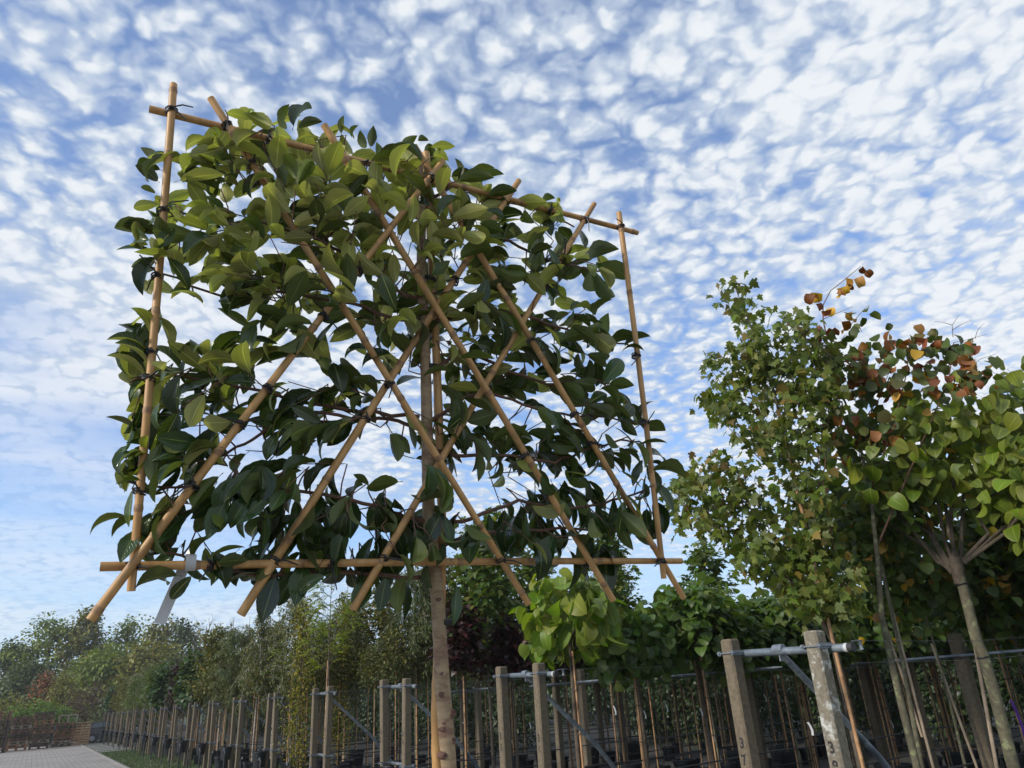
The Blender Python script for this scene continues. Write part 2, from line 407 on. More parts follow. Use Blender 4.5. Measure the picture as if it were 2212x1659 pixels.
# grass on the verge
ng = 22000
gs = rng.uniform(17, 45.5, ng); gq = rng.uniform(EDGE + .12, 3.2, ng)
gp = P38 + np.outer(gs, E_ROW) + np.outer(gq, Q_ROW)
M_GRASS = leafmat('grass_blade', (.035, .07, .015), (.04, .08, .018), .35, .6, .2)
L_GRASS = [blade(lambda a: .10 * (1 - a) + .01, 2, d, .2) for d in (.3, 1.0)]
gd = rdir(ng) * .5 + np.array([0, 0, 1.0])
tag(leaves('grass', M_GRASS, gp, gd, rdir(ng), rng.uniform(.04, .11, ng), np.ones(ng), L_GRASS), kind='stuff', label='short green grass on the verge under the posts', cat='grass')
ng = 9000
gp = P38 + np.outer(rng.uniform(-4.5, 3.2, ng), E_ROW) + np.outer(rng.uniform(1.0, 12, ng), Q_ROW)
tag(leaves('ground_cover', M_GRASS, gp, rdir(ng) * .6 + np.array([0, 0, 1.0]), rdir(ng), rng.uniform(.05, .14, ng), np.ones(ng), L_GRASS), kind='stuff', label='patchy grass between the tree pots', cat='grass')

# ------------------------------------------------------------------ the trained tree in its bamboo frame
FR_S = 1.614
cor = [ray(*q) for q in ((369, 240), (1341, 490), (1431, 1212), (287, 1221))]
F0 = EYE + cor[3] * FR_S
FW = nrm((EYE + cor[2] * FR_S * 1.43391) - F0); FH = nrm((EYE + cor[0] * FR_S * 1.21713) - F0)
FN = nrm(np.cross(FW, FH)); FH = np.cross(FN, FW)
def fp(px, py, off=0.0): return at_plane(px, py, F0 + FN * off, FN)
def inplane(dxpx, dypx, px=850, py=800):        # a picture direction at a place as a direction in the frame's plane
    return nrm(fp(px + dxpx, py + dypx) - fp(px, py))
rC = .0107
CANES = [('upright', (375, 182), (283, 1277), .030), ('upright', (1337, 459), (1434, 1250), .030),
         ('rail', (322, 235), (1377, 503), .0), ('rail', (216, 1224), (1472, 1212), .0),
         ('a', (455, 212), (1142, 1305), .0245), ('a', (700, 270), (1325, 1297), .0245), ('a', (895, 315), (1477, 1292), .0245),
         ('b', (195, 1340), (957, 347), .049), ('b', (520, 1328), (1121, 390), .002), ('b', (762, 1318), (1284, 440), .002)]
tre = thing('bamboo_trellis', 'square bamboo cane lattice with crossing diagonals, wired together among the glossy leaves', 'trellis', F0)
def local(P, root): return [np.asarray(p) - np.array(root.location) for p in P]
def cane(name, p0, p1, r, parent, m=M_BAMBOO, bow=.004, step=.21):
    b = MB(); p0, p1 = np.asarray(p0), np.asarray(p1); Ln = np.linalg.norm(p1 - p0); d = (p1 - p0) / Ln
    side = nrm(np.cross(d, [.3, .9, .2])); ph = rng.uniform(0, step); pts, rr, t = [], [], 0.0
    ts = set(np.linspace(0, Ln, 14)); nodes = []
    k = ph
    while k < Ln - .02:
        if k > .02: nodes.append(k); ts |= {k - .009, k - .003, k + .002, k + .008}
        k += step * rng.uniform(.85, 1.2)
    for t in sorted(ts):
        dn = min([abs(t - q) for q in nodes] + [9])
        pts.append(p0 + d * t + side * bow * math.sin(math.pi * t / Ln)); rr.append(r * (1.0 - .10 * t / Ln) * (1.0 if dn > .0085 else (1.13 if dn < .0045 else 1.0)))
    b.tube(pts, rr, 12)
    o0 = np.array(parent.location); b.v = [tuple(np.array(v) - o0) for v in b.v]
    o = b.build(name, [m, M_NODE], parent)
    if m is M_BAMBOO:
        cen = o.data
        for pl in cen.polygons:
            c = np.array(pl.center) + o0; t = np.dot(c - p0, d)
            if any(abs(t - q) < .0062 for q in nodes): pl.material_index = 1
    return o
for kind, a, c, off in CANES:
    r = rC * (.98 if kind != 'upright' else .95)
    cane('cane', fp(*a, off), fp(*c, off), r * rng.uniform(.94, 1.04), tre)
# wire ties: where, which way the tied cane runs, how many loose ends
TIES = [(369, 238, 0), (487, 272, 1), (580, 295, 3), (790, 352, 3), (930, 383, 2), (1185, 462, 3), (1265, 476, 2), (1338, 490, 0),
        (348, 455, 0), (343, 597, 0), (325, 760, 0), (322, 818, 0), (297, 1062, 0), (283, 1221, 0),
        (728, 645, 2), (706, 688, 2), (776, 585, 2), (583, 842, 2), (518, 916, 2), (425, 1055, 2), (540, 355, 1), (455, 1218, 3), (598, 1212, 2), (833, 1208, 2), (712, 1215, 3),
        (982, 465, 1), (1213, 555, 2), (1182, 622, 2), (1232, 898, 1), (1267, 965, 1), (1130, 985, 1), (1182, 1068, 1), (1370, 770, 0), (1384, 915, 0), (842, 830, 1), (797, 910, 2), (1430, 1213, 0), (1083, 1210, 1), (1128, 745, 1), (1268, 1212, 3), (990, 610, 2)]
def tie(px, py, kind):
    off = {0: .030, 1: .0245, 2: .004, 3: .0}[kind]
    if kind == 2 and abs((1340 - py) - (px - 195) * 1.303) < 40: off = .049
    c = fp(px, py, off)
    seg = min((q for q in CANES if {0: q[0] == 'upright', 1: q[0] == 'a', 2: q[0] == 'b', 3: q[0] == 'rail'}[kind]),
              key=lambda q: abs((q[2][0] - q[1][0]) * (py - q[1][1]) - (q[2][1] - q[1][1]) * (px - q[1][0])) / math.hypot(q[2][0] - q[1][0], q[2][1] - q[1][1]))
    t = np.clip(np.dot(np.array([px, py]) - seg[1], np.array(seg[2]) - seg[1]) / np.sum((np.array(seg[2]) - seg[1]) ** 2.0), 0, 1)
    off = seg[3]; c = fp(*(np.array(seg[1]) + t * (np.array(seg[2]) - seg[1])), off)
    d = nrm(fp(*seg[2], off) - fp(*seg[1], off)); a = FN; e = np.cross(d, a); b = MB()
    n = 26; turns = random.choice((2, 2.5, 3)); tilt = random.uniform(-.5, .5); r0 = .0138
    pts = [c + d * ((i / n - .5) * .014 + tilt * .012 * math.sin(2 * math.pi * turns * i / n)) + (a * math.cos(2 * math.pi * turns * i / n) + e * math.sin(2 * math.pi * turns * i / n)) * (r0 + .0015 * math.sin(i)) - a * .003 for i in range(n + 1)]
    b.tube(pts, .0021, 6)
    knot = c + a * .014
    b.tube([knot + e * .006, knot + a * .004, knot - e * .006 + d * .004], .0034, 6)
    for _ in range(random.choice((1, 2, 2))):
        v = nrm(d * random.uniform(-1, 1) + e * random.choice((-1, 1)) * random.uniform(.4, 1) + a * random.uniform(-.1, .5)); l = random.uniform(.025, .07)
        b.tube([knot, knot + v * l * .5 + a * .004, knot + v * l + nrm(rng.normal(size=3)) * .008 - np.array([0, 0, .006])], [.0022, .002, .0017], 6)
    o0 = np.array(tre.location); b.v = [tuple(np.array(v) - o0) for v in b.v]
    b.build('tie', M_TIE, tre)
for q in TIES: tie(*q)

# stake behind the trunk, lashed to it
tr_pts = [(904, 330), (911, 445), (910, 560), (915, 690), (920, 810), (924, 1000), (926, 1110), (938, 1230), (946, 1300), (951, 1400), (957, 1500), (962, 1560), (968, 1640), (972, 1720)]
tr_rad = [.011, .013, .015, .0155, .016, .0175, .018, .019, .0185, .019, .0205, .0215, .0205, .021]
TOFF = -.035
trunk = [fp(x, y, TOFF) for x, y in tr_pts]
d_end = nrm(trunk[-1] - trunk[-4])
k = trunk[-1][2]
base = trunk[-1] + d_end * ((k - .32) / -d_end[2])
esp = thing('espalier_tree', 'evergreen tree trained flat on a square bamboo lattice above a bare trunk, glossy dark leaves', 'tree', (base[0], base[1], 0))
o0 = np.array(esp.location)
b = MB(); P2 = trunk + [trunk[-1] + (base - trunk[-1]) * q for q in (.3, .6, 1.0)]; R2 = tr_rad + [.021, .023, .027]
# more rings, slightly lumpy
PP, RR = [], []
for i in range(len(P2) - 1):
    for q in range(7):
        f = q / 7; PP.append(P2[i] * (1 - f) + P2[i + 1] * f); RR.append((R2[i] * (1 - f) + R2[i + 1] * f) * (1 + .025 * math.sin(9.1 * i + 3.3 * q)))
PP.append(P2[-1]); RR.append(R2[-1])
b.tube(PP, RR, 16)
for px, py, ang, rr in ((957, 1500, .3, .011), (962, 1520, 1.2, .008), (970, 1548, .7, .008), (960, 1562, -.3, .007), (976, 1540, 1.9, .009), (957, 1575, 0, .007), (975, 1600, 1.3, .009), (945, 1295, -.2, .006), (953, 1455, .2, .006), (957, 1632, .4, .008)):
    c = fp(px, py, TOFF + .012); b.tube([c - FN * .012, c + FN * .002, c + FN * .008 + FW * .003, c + FN * .006], [rr * 1.35, rr * 1.1, rr * .75, rr * .3], 10, True, 1)
b.v = [tuple(np.array(v) - o0) for v in b.v]; b.build('trunk', [M_BARK, M_KNOT], esp)
b = MB(); b.lathe([(.0, .02), (.20, .02), (.23, .36), (.245, .36), (.245, .40), (.225, .40), (.22, .33), (0, .33)]); b.build('pot', M_POT, esp)
stk = thing('bamboo_stake', 'thick bamboo stake standing close behind the bare trunk of the trained tree', 'stake', (base[0], base[1], 0))
sp = [fp(x, y, -.05) for x, y in ((920, 330), (929, 500), (943, 778), (951, 1000), (955, 1131), (953, 1290), (946, 1420), (941, 1540), (945, 1700))]
b = MB(); PP, RR = [], []
for i in range(len(sp) - 1):
    for q in range(6): PP.append(sp[i] * (1 - q / 6) + sp[i + 1] * q / 6); RR.append(.0125 * (1.12 if q == 3 and i % 1 == 0 else 1))
PP.append(sp[-1] + (sp[-1] - sp[-2]) * ((sp[-1][2] - .3) / (sp[-2][2] - sp[-1][2]))); RR.append(.013)
b.tube(PP, RR, 12); o0s = np.array(stk.location); b.v = [tuple(np.array(v) - o0s) for v in b.v]; b.build('cane', M_BAMBOO, stk)
for px, py in ((930, 795), (936, 1118), (921, 605), (955, 1345)):
    c = fp(px, py, -.04); b = MB()
    for j in range(4):
        pts = [c + FW * (.029 * math.cos(q) + .002) + FN * (.021 * math.sin(q)) + FH * (.0045 * j - .006 + .002 * math.sin(q + j)) for q in np.linspace(0, 2 * math.pi, 19)]
        b.tube(pts, .0026, 6, cap=False)
    b.v = [tuple(np.array(v) - o0s) for v in b.v]; b.build('lashing', M_TIE, stk)

# branches: picture points, depth behind (-) or before (+) the frame plane
BR = [([(906, 505), (798, 436), (742, 440), (641, 420), (570, 395)], 1, -.02), ([(905, 640), (880, 642), (760, 555), (670, 511), (560, 478), (467, 480), (390, 458)], 1, -.02),
      ([(912, 690), (860, 690), (760, 655), (600, 630), (480, 640), (345, 590)], 0, -.02), ([(905, 900), (780, 890), (660, 870), (588, 849), (448, 820), (340, 812), (280, 826)], 0, -.02),
      ([(912, 930), (840, 905), (760, 905), (640, 880), (545, 950), (470, 985), (330, 970)], 0, -.05), ([(925, 1130), (860, 1110), (760, 1080), (640, 1060), (540, 1065), (430, 1055), (320, 1050)], 0, -.03),
      ([(930, 1250), (850, 1245), (740, 1235), (640, 1240), (560, 1245), (460, 1225), (370, 1195), (310, 1180)], 0, -.02), ([(900, 420), (880, 350), (790, 350), (700, 320), (600, 300), (520, 290)], 0, -.02),
      ([(912, 440), (980, 400), (1080, 430), (1180, 460), (1240, 490)], 0, -.03), ([(915, 560), (1000, 500), (1100, 520), (1180, 560), (1260, 580), (1320, 590)], 0, -.02),
      ([(918, 700), (1000, 680), (1080, 670), (1160, 690), (1240, 720), (1300, 730), (1370, 750)], 0, -.02), ([(920, 810), (990, 760), (1080, 790), (1180, 830), (1280, 820), (1340, 850)], 0, -.03),
      ([(922, 915), (1000, 860), (1060, 850), (1150, 880), (1240, 900), (1300, 900), (1375, 915)], 0, -.03), ([(925, 970), (1000, 985), (1110, 985), (1200, 1000), (1270, 970), (1340, 950), (1390, 960)], 0, -.02),
      ([(928, 1130), (1020, 1120), (1120, 1080), (1220, 1100), (1300, 1090), (1390, 1060), (1420, 1040)], 0, -.02), ([(932, 1190), (1020, 1150), (1120, 1150), (1220, 1140), (1310, 1150), (1390, 1150)], 0, -.03)]
BPTS = []; BOWN = []; BMESH = []
for pts, green, off in BR:
    P = [fp(pts[0][0], pts[0][1], TOFF)] + [fp(x, y, off + rng.uniform(-.02, .02)) for x, y in pts[1:]]
    n = len(P); b = MB(); fine = []
    for i in range(n - 1):
        for q in range(4): fine.append(P[i] * (1 - q / 4) + P[i + 1] * q / 4 + (rng.normal(size=3) * .0025 if q else 0))
    fine.append(P[-1]); rr = np.linspace(.0062, .0028, len(fine))
    if green: rr = np.linspace(.006, .0026, len(fine))
    b.tube(fine, rr, 8); BPTS += fine; BOWN += [len(BMESH)] * len(fine); BMESH.append((b, M_GTWIG if green and len(pts) == 5 else M_TWIG))
BPTS = np.array(BPTS)
OUT = [(395, 335), (430, 300), (480, 285), (500, 245), (545, 240), (585, 268), (605, 250), (640, 240), (655, 275), (700, 275), (735, 262), (765, 290), (800, 280), (815, 322), (850, 312), (885, 300), (915, 330), (930, 300), (970, 315), (955, 335), (985, 350), (1020, 360), (1070, 378), (1065, 405), (1110, 430), (1150, 430), (1190, 430), (1215, 440), (1225, 480), (1262, 500), (1270, 535), (1240, 555), (1300, 535), (1325, 550), (1352, 590), (1345, 605), (1315, 630), (1290, 600), (1250, 585), (1228, 600), (1250, 640), (1305, 690), (1310, 725), (1340, 745), (1390, 735), (1385, 755), (1360, 785), (1345, 845), (1375, 880), (1400, 890), (1400, 915), (1425, 930), (1400, 950), (1430, 965), (1420, 1005), (1460, 1028), (1430, 1055), (1440, 1095), (1415, 1105), (1425, 1150), (1390, 1215), (1345, 1190), (1325, 1255), (1300, 1250), (1290, 1210), (1270, 1220), (1240, 1250), (1225, 1190), (1190, 1225), (1165, 1240), (1150, 1190), (1115, 1215), (1060, 1180), (1010, 1200), (985, 1195), (950, 1215), (905, 1215), (880, 1300), (850, 1320), (820, 1260), (790, 1260), (775, 1310), (740, 1255), (690, 1270), (640, 1285), (600, 1325), (565, 1310), (540, 1260), (500, 1275), (430, 1275), (370, 1265), (320, 1262), (300, 1200), (270, 1180), (265, 1060), (255, 1000), (270, 900), (285, 860), (255, 820), (250, 745), (290, 670), (310, 610), (270, 545), (262, 495), (300, 465), (305, 400), (305, 340), (350, 335)]
def z3(*p): return [(172.8 + x * .3125, 604.8 + y * .3125) for x, y in p]
def z4(*p): return [(777.6 + x * .3125, 777.6 + y * .3125) for x, y in p]
def z2(*p): return [(777.6 + x * .3125, 259.2 + y * .3125) for x, y in p]
def z1(*p): return [(172.8 + x * .3125, 129.6 + y * .3125) for x, y in p]
GAPS = [z3((620, 215), (780, 150), (850, 140), (960, 250), (970, 300), (950, 440), (880, 450), (780, 430), (690, 420), (610, 330), (560, 220)),
        z3((1480, 540), (1640, 590), (1700, 690), (1620, 720), (1540, 780), (1430, 730), (1400, 640)),
        z3((1130, 1010), (1200, 1000), (1280, 1110), (1300, 1230), (1370, 1250), (1560, 1220), (1640, 1160), (1640, 1230), (1430, 1215), (1340, 1250), (1210, 1260), (1150, 1290), (1100, 1190), (1060, 1120)),
        z3((1800, 1170), (2060, 1060), (2120, 1180), (2200, 1260), (2200, 1390), (2060, 1400), (1920, 1380), (1860, 1270), (1750, 1240)),
        z3((770, 1040), (820, 1010), (880, 1045), (790, 1110)), z3((960, 1270), (1030, 1290), (960, 1350), (900, 1320)),
        z4((20, 520), (110, 450), (170, 570), (250, 690), (420, 650), (430, 840), (370, 860), (270, 890), (20, 860)),
        z4((1090, 810), (1230, 880), (1110, 960), (1080, 1000), (1000, 980), (930, 970), (880, 1030), (800, 1030), (800, 960), (880, 950), (940, 890), (1050, 920)),
        z4((1120, 330), (1220, 390), (1260, 430), (1230, 500), (1150, 430), (1050, 430), (1090, 360)),
        z4((1130, 190), (1240, 260), (1320, 320), (1220, 300)), z4((1640, 800), (1770, 750), (1770, 830), (1660, 870), (1590, 860)), z4((1300, 250), (1420, 300), (1480, 370), (1400, 380), (1330, 320)),
        z2((1060, 810), (1130, 860), (1100, 910), (1120, 990), (1050, 990), (1020, 1030), (1060, 930)), z2((150, 640), (210, 610), (280, 680), (190, 715)),
        z2((220, 810), (330, 810), (400, 860), (270, 880)), z2((330, 960), (400, 920), (400, 1000), (340, 1015)),
        z1((1250, 1290), (1330, 1235), (1400, 1225), (1300, 1360)), z1((730, 1440), (830, 1410), (860, 1450), (730, 1475)), z1((1100, 980), (1160, 965), (1160, 1010), (1100, 1060)), z1((560, 800), (600, 790), (640, 860), (600, 880)),
        z1((1900, 1560), (2000, 1480), (1990, 1600), (1940, 1640)), [(330, 420), (345, 430), (345, 445), (335, 440)], [(1245, 595), (1290, 620), (1300, 665), (1265, 655), (1240, 630)],
        z4((0, 1190), (60, 1170), (60, 1210), (10, 1230)), [(300, 1075), (330, 1060), (335, 1110), (310, 1120)], [(420, 1160), (500, 1150), (560, 1180), (520, 1195), (440, 1190)], [(1010, 1055), (1060, 1040), (1080, 1075), (1030, 1090)]]
def inside(poly, X, Y):
    poly = np.array(poly); X = np.atleast_1d(X); Y = np.atleast_1d(Y); r = np.zeros(len(X), bool); j = len(poly) - 1
    for i in range(len(poly)):
        xi, yi = poly[i]; xj, yj = poly[j]
        c = ((yi > Y) != (yj > Y)) & (X < (xj - xi) * (Y - yi) / (yj - yi + 1e-12) + xi); r ^= c; j = i
    return r
ESPW = lambda a: .232 * ((a / .46) ** .58 if a < .46 else max(0, 1 - ((a - .46) / .54) ** 1.95)) + .02 * (a > .8) * (1 - a)
L_ESP = [blade(ESPW, 12, d, f, cols=(-1, -.5, 0, .5, 1), petiole=.13, serr=.045) for d, f in ((.5, .35), (1.1, .55), (1.6, .3), (2.1, .6), (.9, .95), (.25, .2))]
MIDS = [t[0][2::5] for t in L_ESP]
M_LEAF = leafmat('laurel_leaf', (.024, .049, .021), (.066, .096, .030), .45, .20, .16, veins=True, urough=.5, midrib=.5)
M_LITLEAF = leafmat('sunlit_laurel_leaf', (.036, .066, .022), (.245, .275, .115), .34, .28, .30, veins=True, urough=.5, midrib=.5)  # lighter young leaf, underside colour raised to stand for sun on it
M_BABY = leafmat('fresh_shoot_leaf', (.16, .22, .03), (.24, .30, .05), .25, .4, .30, tint=(.35, .22, .03), tintp=.2)
cov = np.zeros((140, 160)); LP, LD, LN, LL, LW, LM, LK = [], [], [], [], [], [], []
CAMD = FN
def try_leaf(p, d, n, l, k, force=False, maxc=3):
    d = nrm(d); n = nrm(n - d * np.dot(n, d)); mid = MIDS[k]
    q = p + np.outer(mid[:, 0], d) * l + np.outer(mid[:, 2], n) * l
    X, Y = project(q)
    if not force:
        if not inside(OUT, X[3:], Y[3:]).all(): return False
        sd = np.cross(n, d) * l * .2; e = np.concatenate([q[4:-2] + sd, q[4:-2] - sd]); ex, ey = project(e); ex = np.concatenate([ex, X[2:]]); ey = np.concatenate([ey, Y[2:]])
        for g in GAPS:
            if inside(g, ex, ey).sum() > 1: return False
        ii = np.clip((Y / 12).astype(int), 0, 139); jj = np.clip((X / 12).astype(int), 0, 159)
        if cov[ii, jj].mean() > maxc: return False
    ii = np.clip((Y / 12).astype(int), 1, 138); jj = np.clip((X / 12).astype(int), 1, 158)
    for a in (-1, 0, 1):
        for c in (-1, 0, 1): cov[ii + a, jj + c] += .12
    return True
def put(p, d, n, l, k, m, wd=1.0):
    LP.append(p); LD.append(d); LN.append(n); LL.append(l); LW.append(wd); LM.append(m); LK.append(k)
def up_normal(d, py, jit=.45):
    f = np.clip((py - 350) / 850, 0, 1)
    sg = 1 if rng.random() < .08 + .82 * f ** 1.3 else -1
    n = np.array([0, 0, 1.0]) * .75 + CAMD * sg * rng.uniform(.15, .95) + rng.normal(size=3) * jit
    n = n - d * np.dot(n, d)
    return nrm(n)
# outline leaves one by one: foot and tip in the picture, which material (0 dark, 1 sunlit, 2 fresh)
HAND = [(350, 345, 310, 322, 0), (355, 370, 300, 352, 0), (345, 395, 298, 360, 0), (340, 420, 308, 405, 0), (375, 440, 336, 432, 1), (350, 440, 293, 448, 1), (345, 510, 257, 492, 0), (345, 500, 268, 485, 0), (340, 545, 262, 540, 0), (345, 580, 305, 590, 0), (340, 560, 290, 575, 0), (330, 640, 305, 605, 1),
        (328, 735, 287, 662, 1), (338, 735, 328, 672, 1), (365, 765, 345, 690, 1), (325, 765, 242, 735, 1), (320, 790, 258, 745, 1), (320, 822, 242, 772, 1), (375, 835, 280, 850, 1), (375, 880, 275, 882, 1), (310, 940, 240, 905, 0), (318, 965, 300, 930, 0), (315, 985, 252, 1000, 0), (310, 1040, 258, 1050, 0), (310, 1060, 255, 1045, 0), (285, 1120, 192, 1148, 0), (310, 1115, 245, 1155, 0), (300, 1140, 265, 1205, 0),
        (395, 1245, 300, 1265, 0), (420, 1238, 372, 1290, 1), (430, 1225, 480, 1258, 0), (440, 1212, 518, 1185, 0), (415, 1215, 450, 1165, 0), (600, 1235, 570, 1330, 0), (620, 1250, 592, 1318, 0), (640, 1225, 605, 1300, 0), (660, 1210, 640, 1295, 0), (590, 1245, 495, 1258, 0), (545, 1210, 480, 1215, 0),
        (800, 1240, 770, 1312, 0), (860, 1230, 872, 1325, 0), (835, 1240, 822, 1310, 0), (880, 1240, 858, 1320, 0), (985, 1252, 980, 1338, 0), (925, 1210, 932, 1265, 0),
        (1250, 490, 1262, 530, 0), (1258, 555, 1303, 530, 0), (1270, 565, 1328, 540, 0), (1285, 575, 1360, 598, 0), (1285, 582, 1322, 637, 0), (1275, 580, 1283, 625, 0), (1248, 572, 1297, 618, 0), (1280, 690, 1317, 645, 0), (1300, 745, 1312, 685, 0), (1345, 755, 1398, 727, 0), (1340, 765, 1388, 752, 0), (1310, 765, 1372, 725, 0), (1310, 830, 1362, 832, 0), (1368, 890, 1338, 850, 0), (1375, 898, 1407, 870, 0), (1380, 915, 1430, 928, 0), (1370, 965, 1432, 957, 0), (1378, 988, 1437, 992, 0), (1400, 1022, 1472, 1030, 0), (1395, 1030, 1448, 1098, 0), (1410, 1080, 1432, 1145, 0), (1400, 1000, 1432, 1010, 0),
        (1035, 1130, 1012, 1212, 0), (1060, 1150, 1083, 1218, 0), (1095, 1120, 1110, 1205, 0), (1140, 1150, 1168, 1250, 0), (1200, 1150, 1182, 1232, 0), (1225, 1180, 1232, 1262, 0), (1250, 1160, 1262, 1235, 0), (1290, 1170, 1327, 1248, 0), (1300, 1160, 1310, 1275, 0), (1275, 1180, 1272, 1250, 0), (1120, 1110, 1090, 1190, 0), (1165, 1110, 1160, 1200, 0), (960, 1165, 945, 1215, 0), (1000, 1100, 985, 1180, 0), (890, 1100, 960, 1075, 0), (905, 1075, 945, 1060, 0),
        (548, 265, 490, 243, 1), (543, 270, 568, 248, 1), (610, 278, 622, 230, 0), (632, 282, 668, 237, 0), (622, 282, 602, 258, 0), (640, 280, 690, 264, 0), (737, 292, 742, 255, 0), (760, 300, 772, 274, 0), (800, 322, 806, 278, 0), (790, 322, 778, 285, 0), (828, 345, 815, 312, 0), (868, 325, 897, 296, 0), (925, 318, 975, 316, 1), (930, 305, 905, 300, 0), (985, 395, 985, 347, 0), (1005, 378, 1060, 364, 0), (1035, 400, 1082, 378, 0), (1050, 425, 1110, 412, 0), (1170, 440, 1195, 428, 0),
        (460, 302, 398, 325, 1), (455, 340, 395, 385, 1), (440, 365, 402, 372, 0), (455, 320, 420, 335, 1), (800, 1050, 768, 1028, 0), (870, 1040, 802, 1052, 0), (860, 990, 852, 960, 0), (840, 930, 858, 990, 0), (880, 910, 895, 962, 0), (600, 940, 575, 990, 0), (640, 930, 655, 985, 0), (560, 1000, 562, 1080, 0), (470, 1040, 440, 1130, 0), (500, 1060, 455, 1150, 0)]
YOUNG = [(318, 985, a, l) for a, l in ((100, 50), (150, 42), (60, 48), (20, 60), (-60, 50), (-100, 38), (175, 50), (130, 30))] + [(470, 300, a, 26) for a in (120, 60, 160)] + [(540, 248, a, 16) for a in (80, 130, 30)] + [(1200, 450, a, 26) for a in (70, 100, -60, -85)]
for bx, by, tx, ty, m in HAND:
    off = rng.uniform(-.05, .045); p = fp(bx, by, off); q = fp(tx, ty, off + rng.uniform(-.03, .05)); d = q - p; l = np.linalg.norm(d)
    k = int(rng.choice([0, 1, 2, 5, 4])); dr = (.5, 1.1, 1.6, 2.1, .9, .25)[k]
    n = up_normal(nrm(d), by, .25); dd = nrm(nrm(d) + n * (dr * .42))           # starts higher, droops to the tip
    n = nrm(n - dd * np.dot(n, dd)); try_leaf(p, dd, n, l, k, True); put(p, dd, n, l * 1.03, k, m, rng.uniform(.9, 1.15))
for px, py, a, l in YOUNG:
    p = fp(px, py, .03); q = fp(px + l * math.cos(math.radians(a)), py - l * math.sin(math.radians(a)), .06); d = nrm(q - p)
    put(p, d, up_normal(d, py, .4), np.linalg.norm(q - p), int(rng.integers(0, 6)), 2, rng.uniform(.75, 1.0))
VIS = [((195, 1340), (860, 470)), ((455, 212), (548, 358)), ((692, 565), (768, 690)), ((855, 840), (1035, 1120)), ((700, 270), (716, 296)), ((805, 447), (928, 631)), ((955, 680), (1045, 836)), ((1070, 880), (1215, 1116)), ((895, 315), (985, 468)), ((1046, 584), (1292, 994)), ((1396, 1159), (1477, 1292)),
       ((520, 1328), (655, 1114)), ((722, 1012), (780, 920)), ((881, 775), (990, 600)), ((1080, 458), (1121, 390)), ((762, 1318), (870, 1136)), ((977, 952), (1046, 847)), ((1168, 640), (1284, 440)), ((375, 182), (358, 390)), ((348, 480), (300, 1060)), ((292, 1160), (283, 1277)), ((1337, 459), (1372, 760)), ((1376, 800), (1434, 1250)),
       ((322, 235), (660, 320)), ((745, 345), (860, 372)), ((1060, 430), (1377, 503)), ((216, 1224), (545, 1219)), ((660, 1218), (800, 1217)), ((870, 1216), (1090, 1215)), ((1340, 1213), (1472, 1212)), ((921, 760), (926, 900)), ((940, 760), (950, 900))]
VA = np.array([q[0] for q in VIS], float); VB = np.array([q[1] for q in VIS], float)
def hides_cane(p, d, n, l, k):
    mid = MIDS[k]; X, Y = project(p + np.outer(mid[2::2, 0], d) * l + np.outer(mid[2::2, 2], n) * l)
    for x, y in zip(X, Y):
        ab = VB - VA; tt = np.clip(((np.array([x, y]) - VA) * ab).sum(1) / (ab ** 2).sum(1), 0, 1)
        if (np.hypot(*(VA + ab * tt[:, None] - np.array([x, y])).T) < 24).any(): return True
    return False
tries = 0; made = 0
while tries < 12000 and len(LP) < 1430:
    tries += 1
    px, py = rng.uniform(250, 1460), rng.uniform(240, 1300)
    if not inside(OUT, px, py)[0] or any(inside(g, px, py)[0] for g in GAPS): continue
    front = rng.random() < (.50 if py < 760 else .30)
    off = rng.uniform(.03, .085) if front else rng.uniform(-.16, .0)
    p0 = fp(px, py, off); i = int(np.argmin(((BPTS - p0) ** 2).sum(1))); foot = BPTS[i]
    bx_, by_ = project(foot)
    if rng.random() > math.exp(-max(0, math.hypot(bx_ - px, by_ - py) - 40) / 70): continue
    u = (px - 850) / 560; v = (py - 760) / 480
    ang = math.atan2(-(v * .5 - .12 + (1.0 if v > .55 else 0) - (.9 if v < -.72 else 0)), u * 1.25) + rng.normal(0, .62)
    sd_ = nrm(inplane(math.cos(ang), -math.sin(ang), px, py) + FN * rng.uniform(-.5, .35)); sl = rng.uniform(.05, .15)
    nl = int(rng.integers(3, 8)); got = 0; lastf = 0
    lightp = np.clip(.68 - .75 * (u + .2) * .6 - .9 * (v + .25), .05, .85)  # the sunlit leaf colour grows likelier towards the upper left
    for j in range(nl):
        f = j / max(nl - 1, 1); p = p0 + sd_ * sl * f
        la = ang + (1 if j % 2 else -1) * rng.uniform(.15, .95) * (1 - .5 * f)
        d = nrm(inplane(math.cos(la), -math.sin(la), px, py) + FN * rng.normal(0, .45) + np.array([0, 0, -.25 - .35 * max(v, 0)]))
        n = up_normal(d, py); l = rng.uniform(.078, .122); k = int(rng.integers(0, 6))
        if front and hides_cane(p, nrm(d), n, l, k) and rng.random() > .32: continue
        if try_leaf(p, d, n, l, k, False, 1.75):
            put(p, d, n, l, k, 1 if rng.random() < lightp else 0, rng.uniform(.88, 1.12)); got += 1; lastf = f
    if got:
        lk = True
        if np.linalg.norm(foot - p0) > .10: continue
        mid = (foot + p0) / 2 + rng.normal(size=3) * .012
        v0 = nrm(p0 - foot + 1e-6) * .02; q1 = p0 + sd_ * (sl * lastf + .004)
        BMESH[BOWN[i]][0].tube(([foot, foot * .5 + p0 * .5 + rng.normal(size=3) * .004, p0 - sd_ * .008, p0 + sd_ * .01] if lk else [p0 - sd_ * .02]) + [p0 * .5 + q1 * .5 + sd_ * .006, q1 + sd_ * .008], [.0024, .0021, .0019, .0017, .0015, .0011][0 if lk else 3:][:None] if lk else [.0017, .0015, .0011], 5, True, 1)
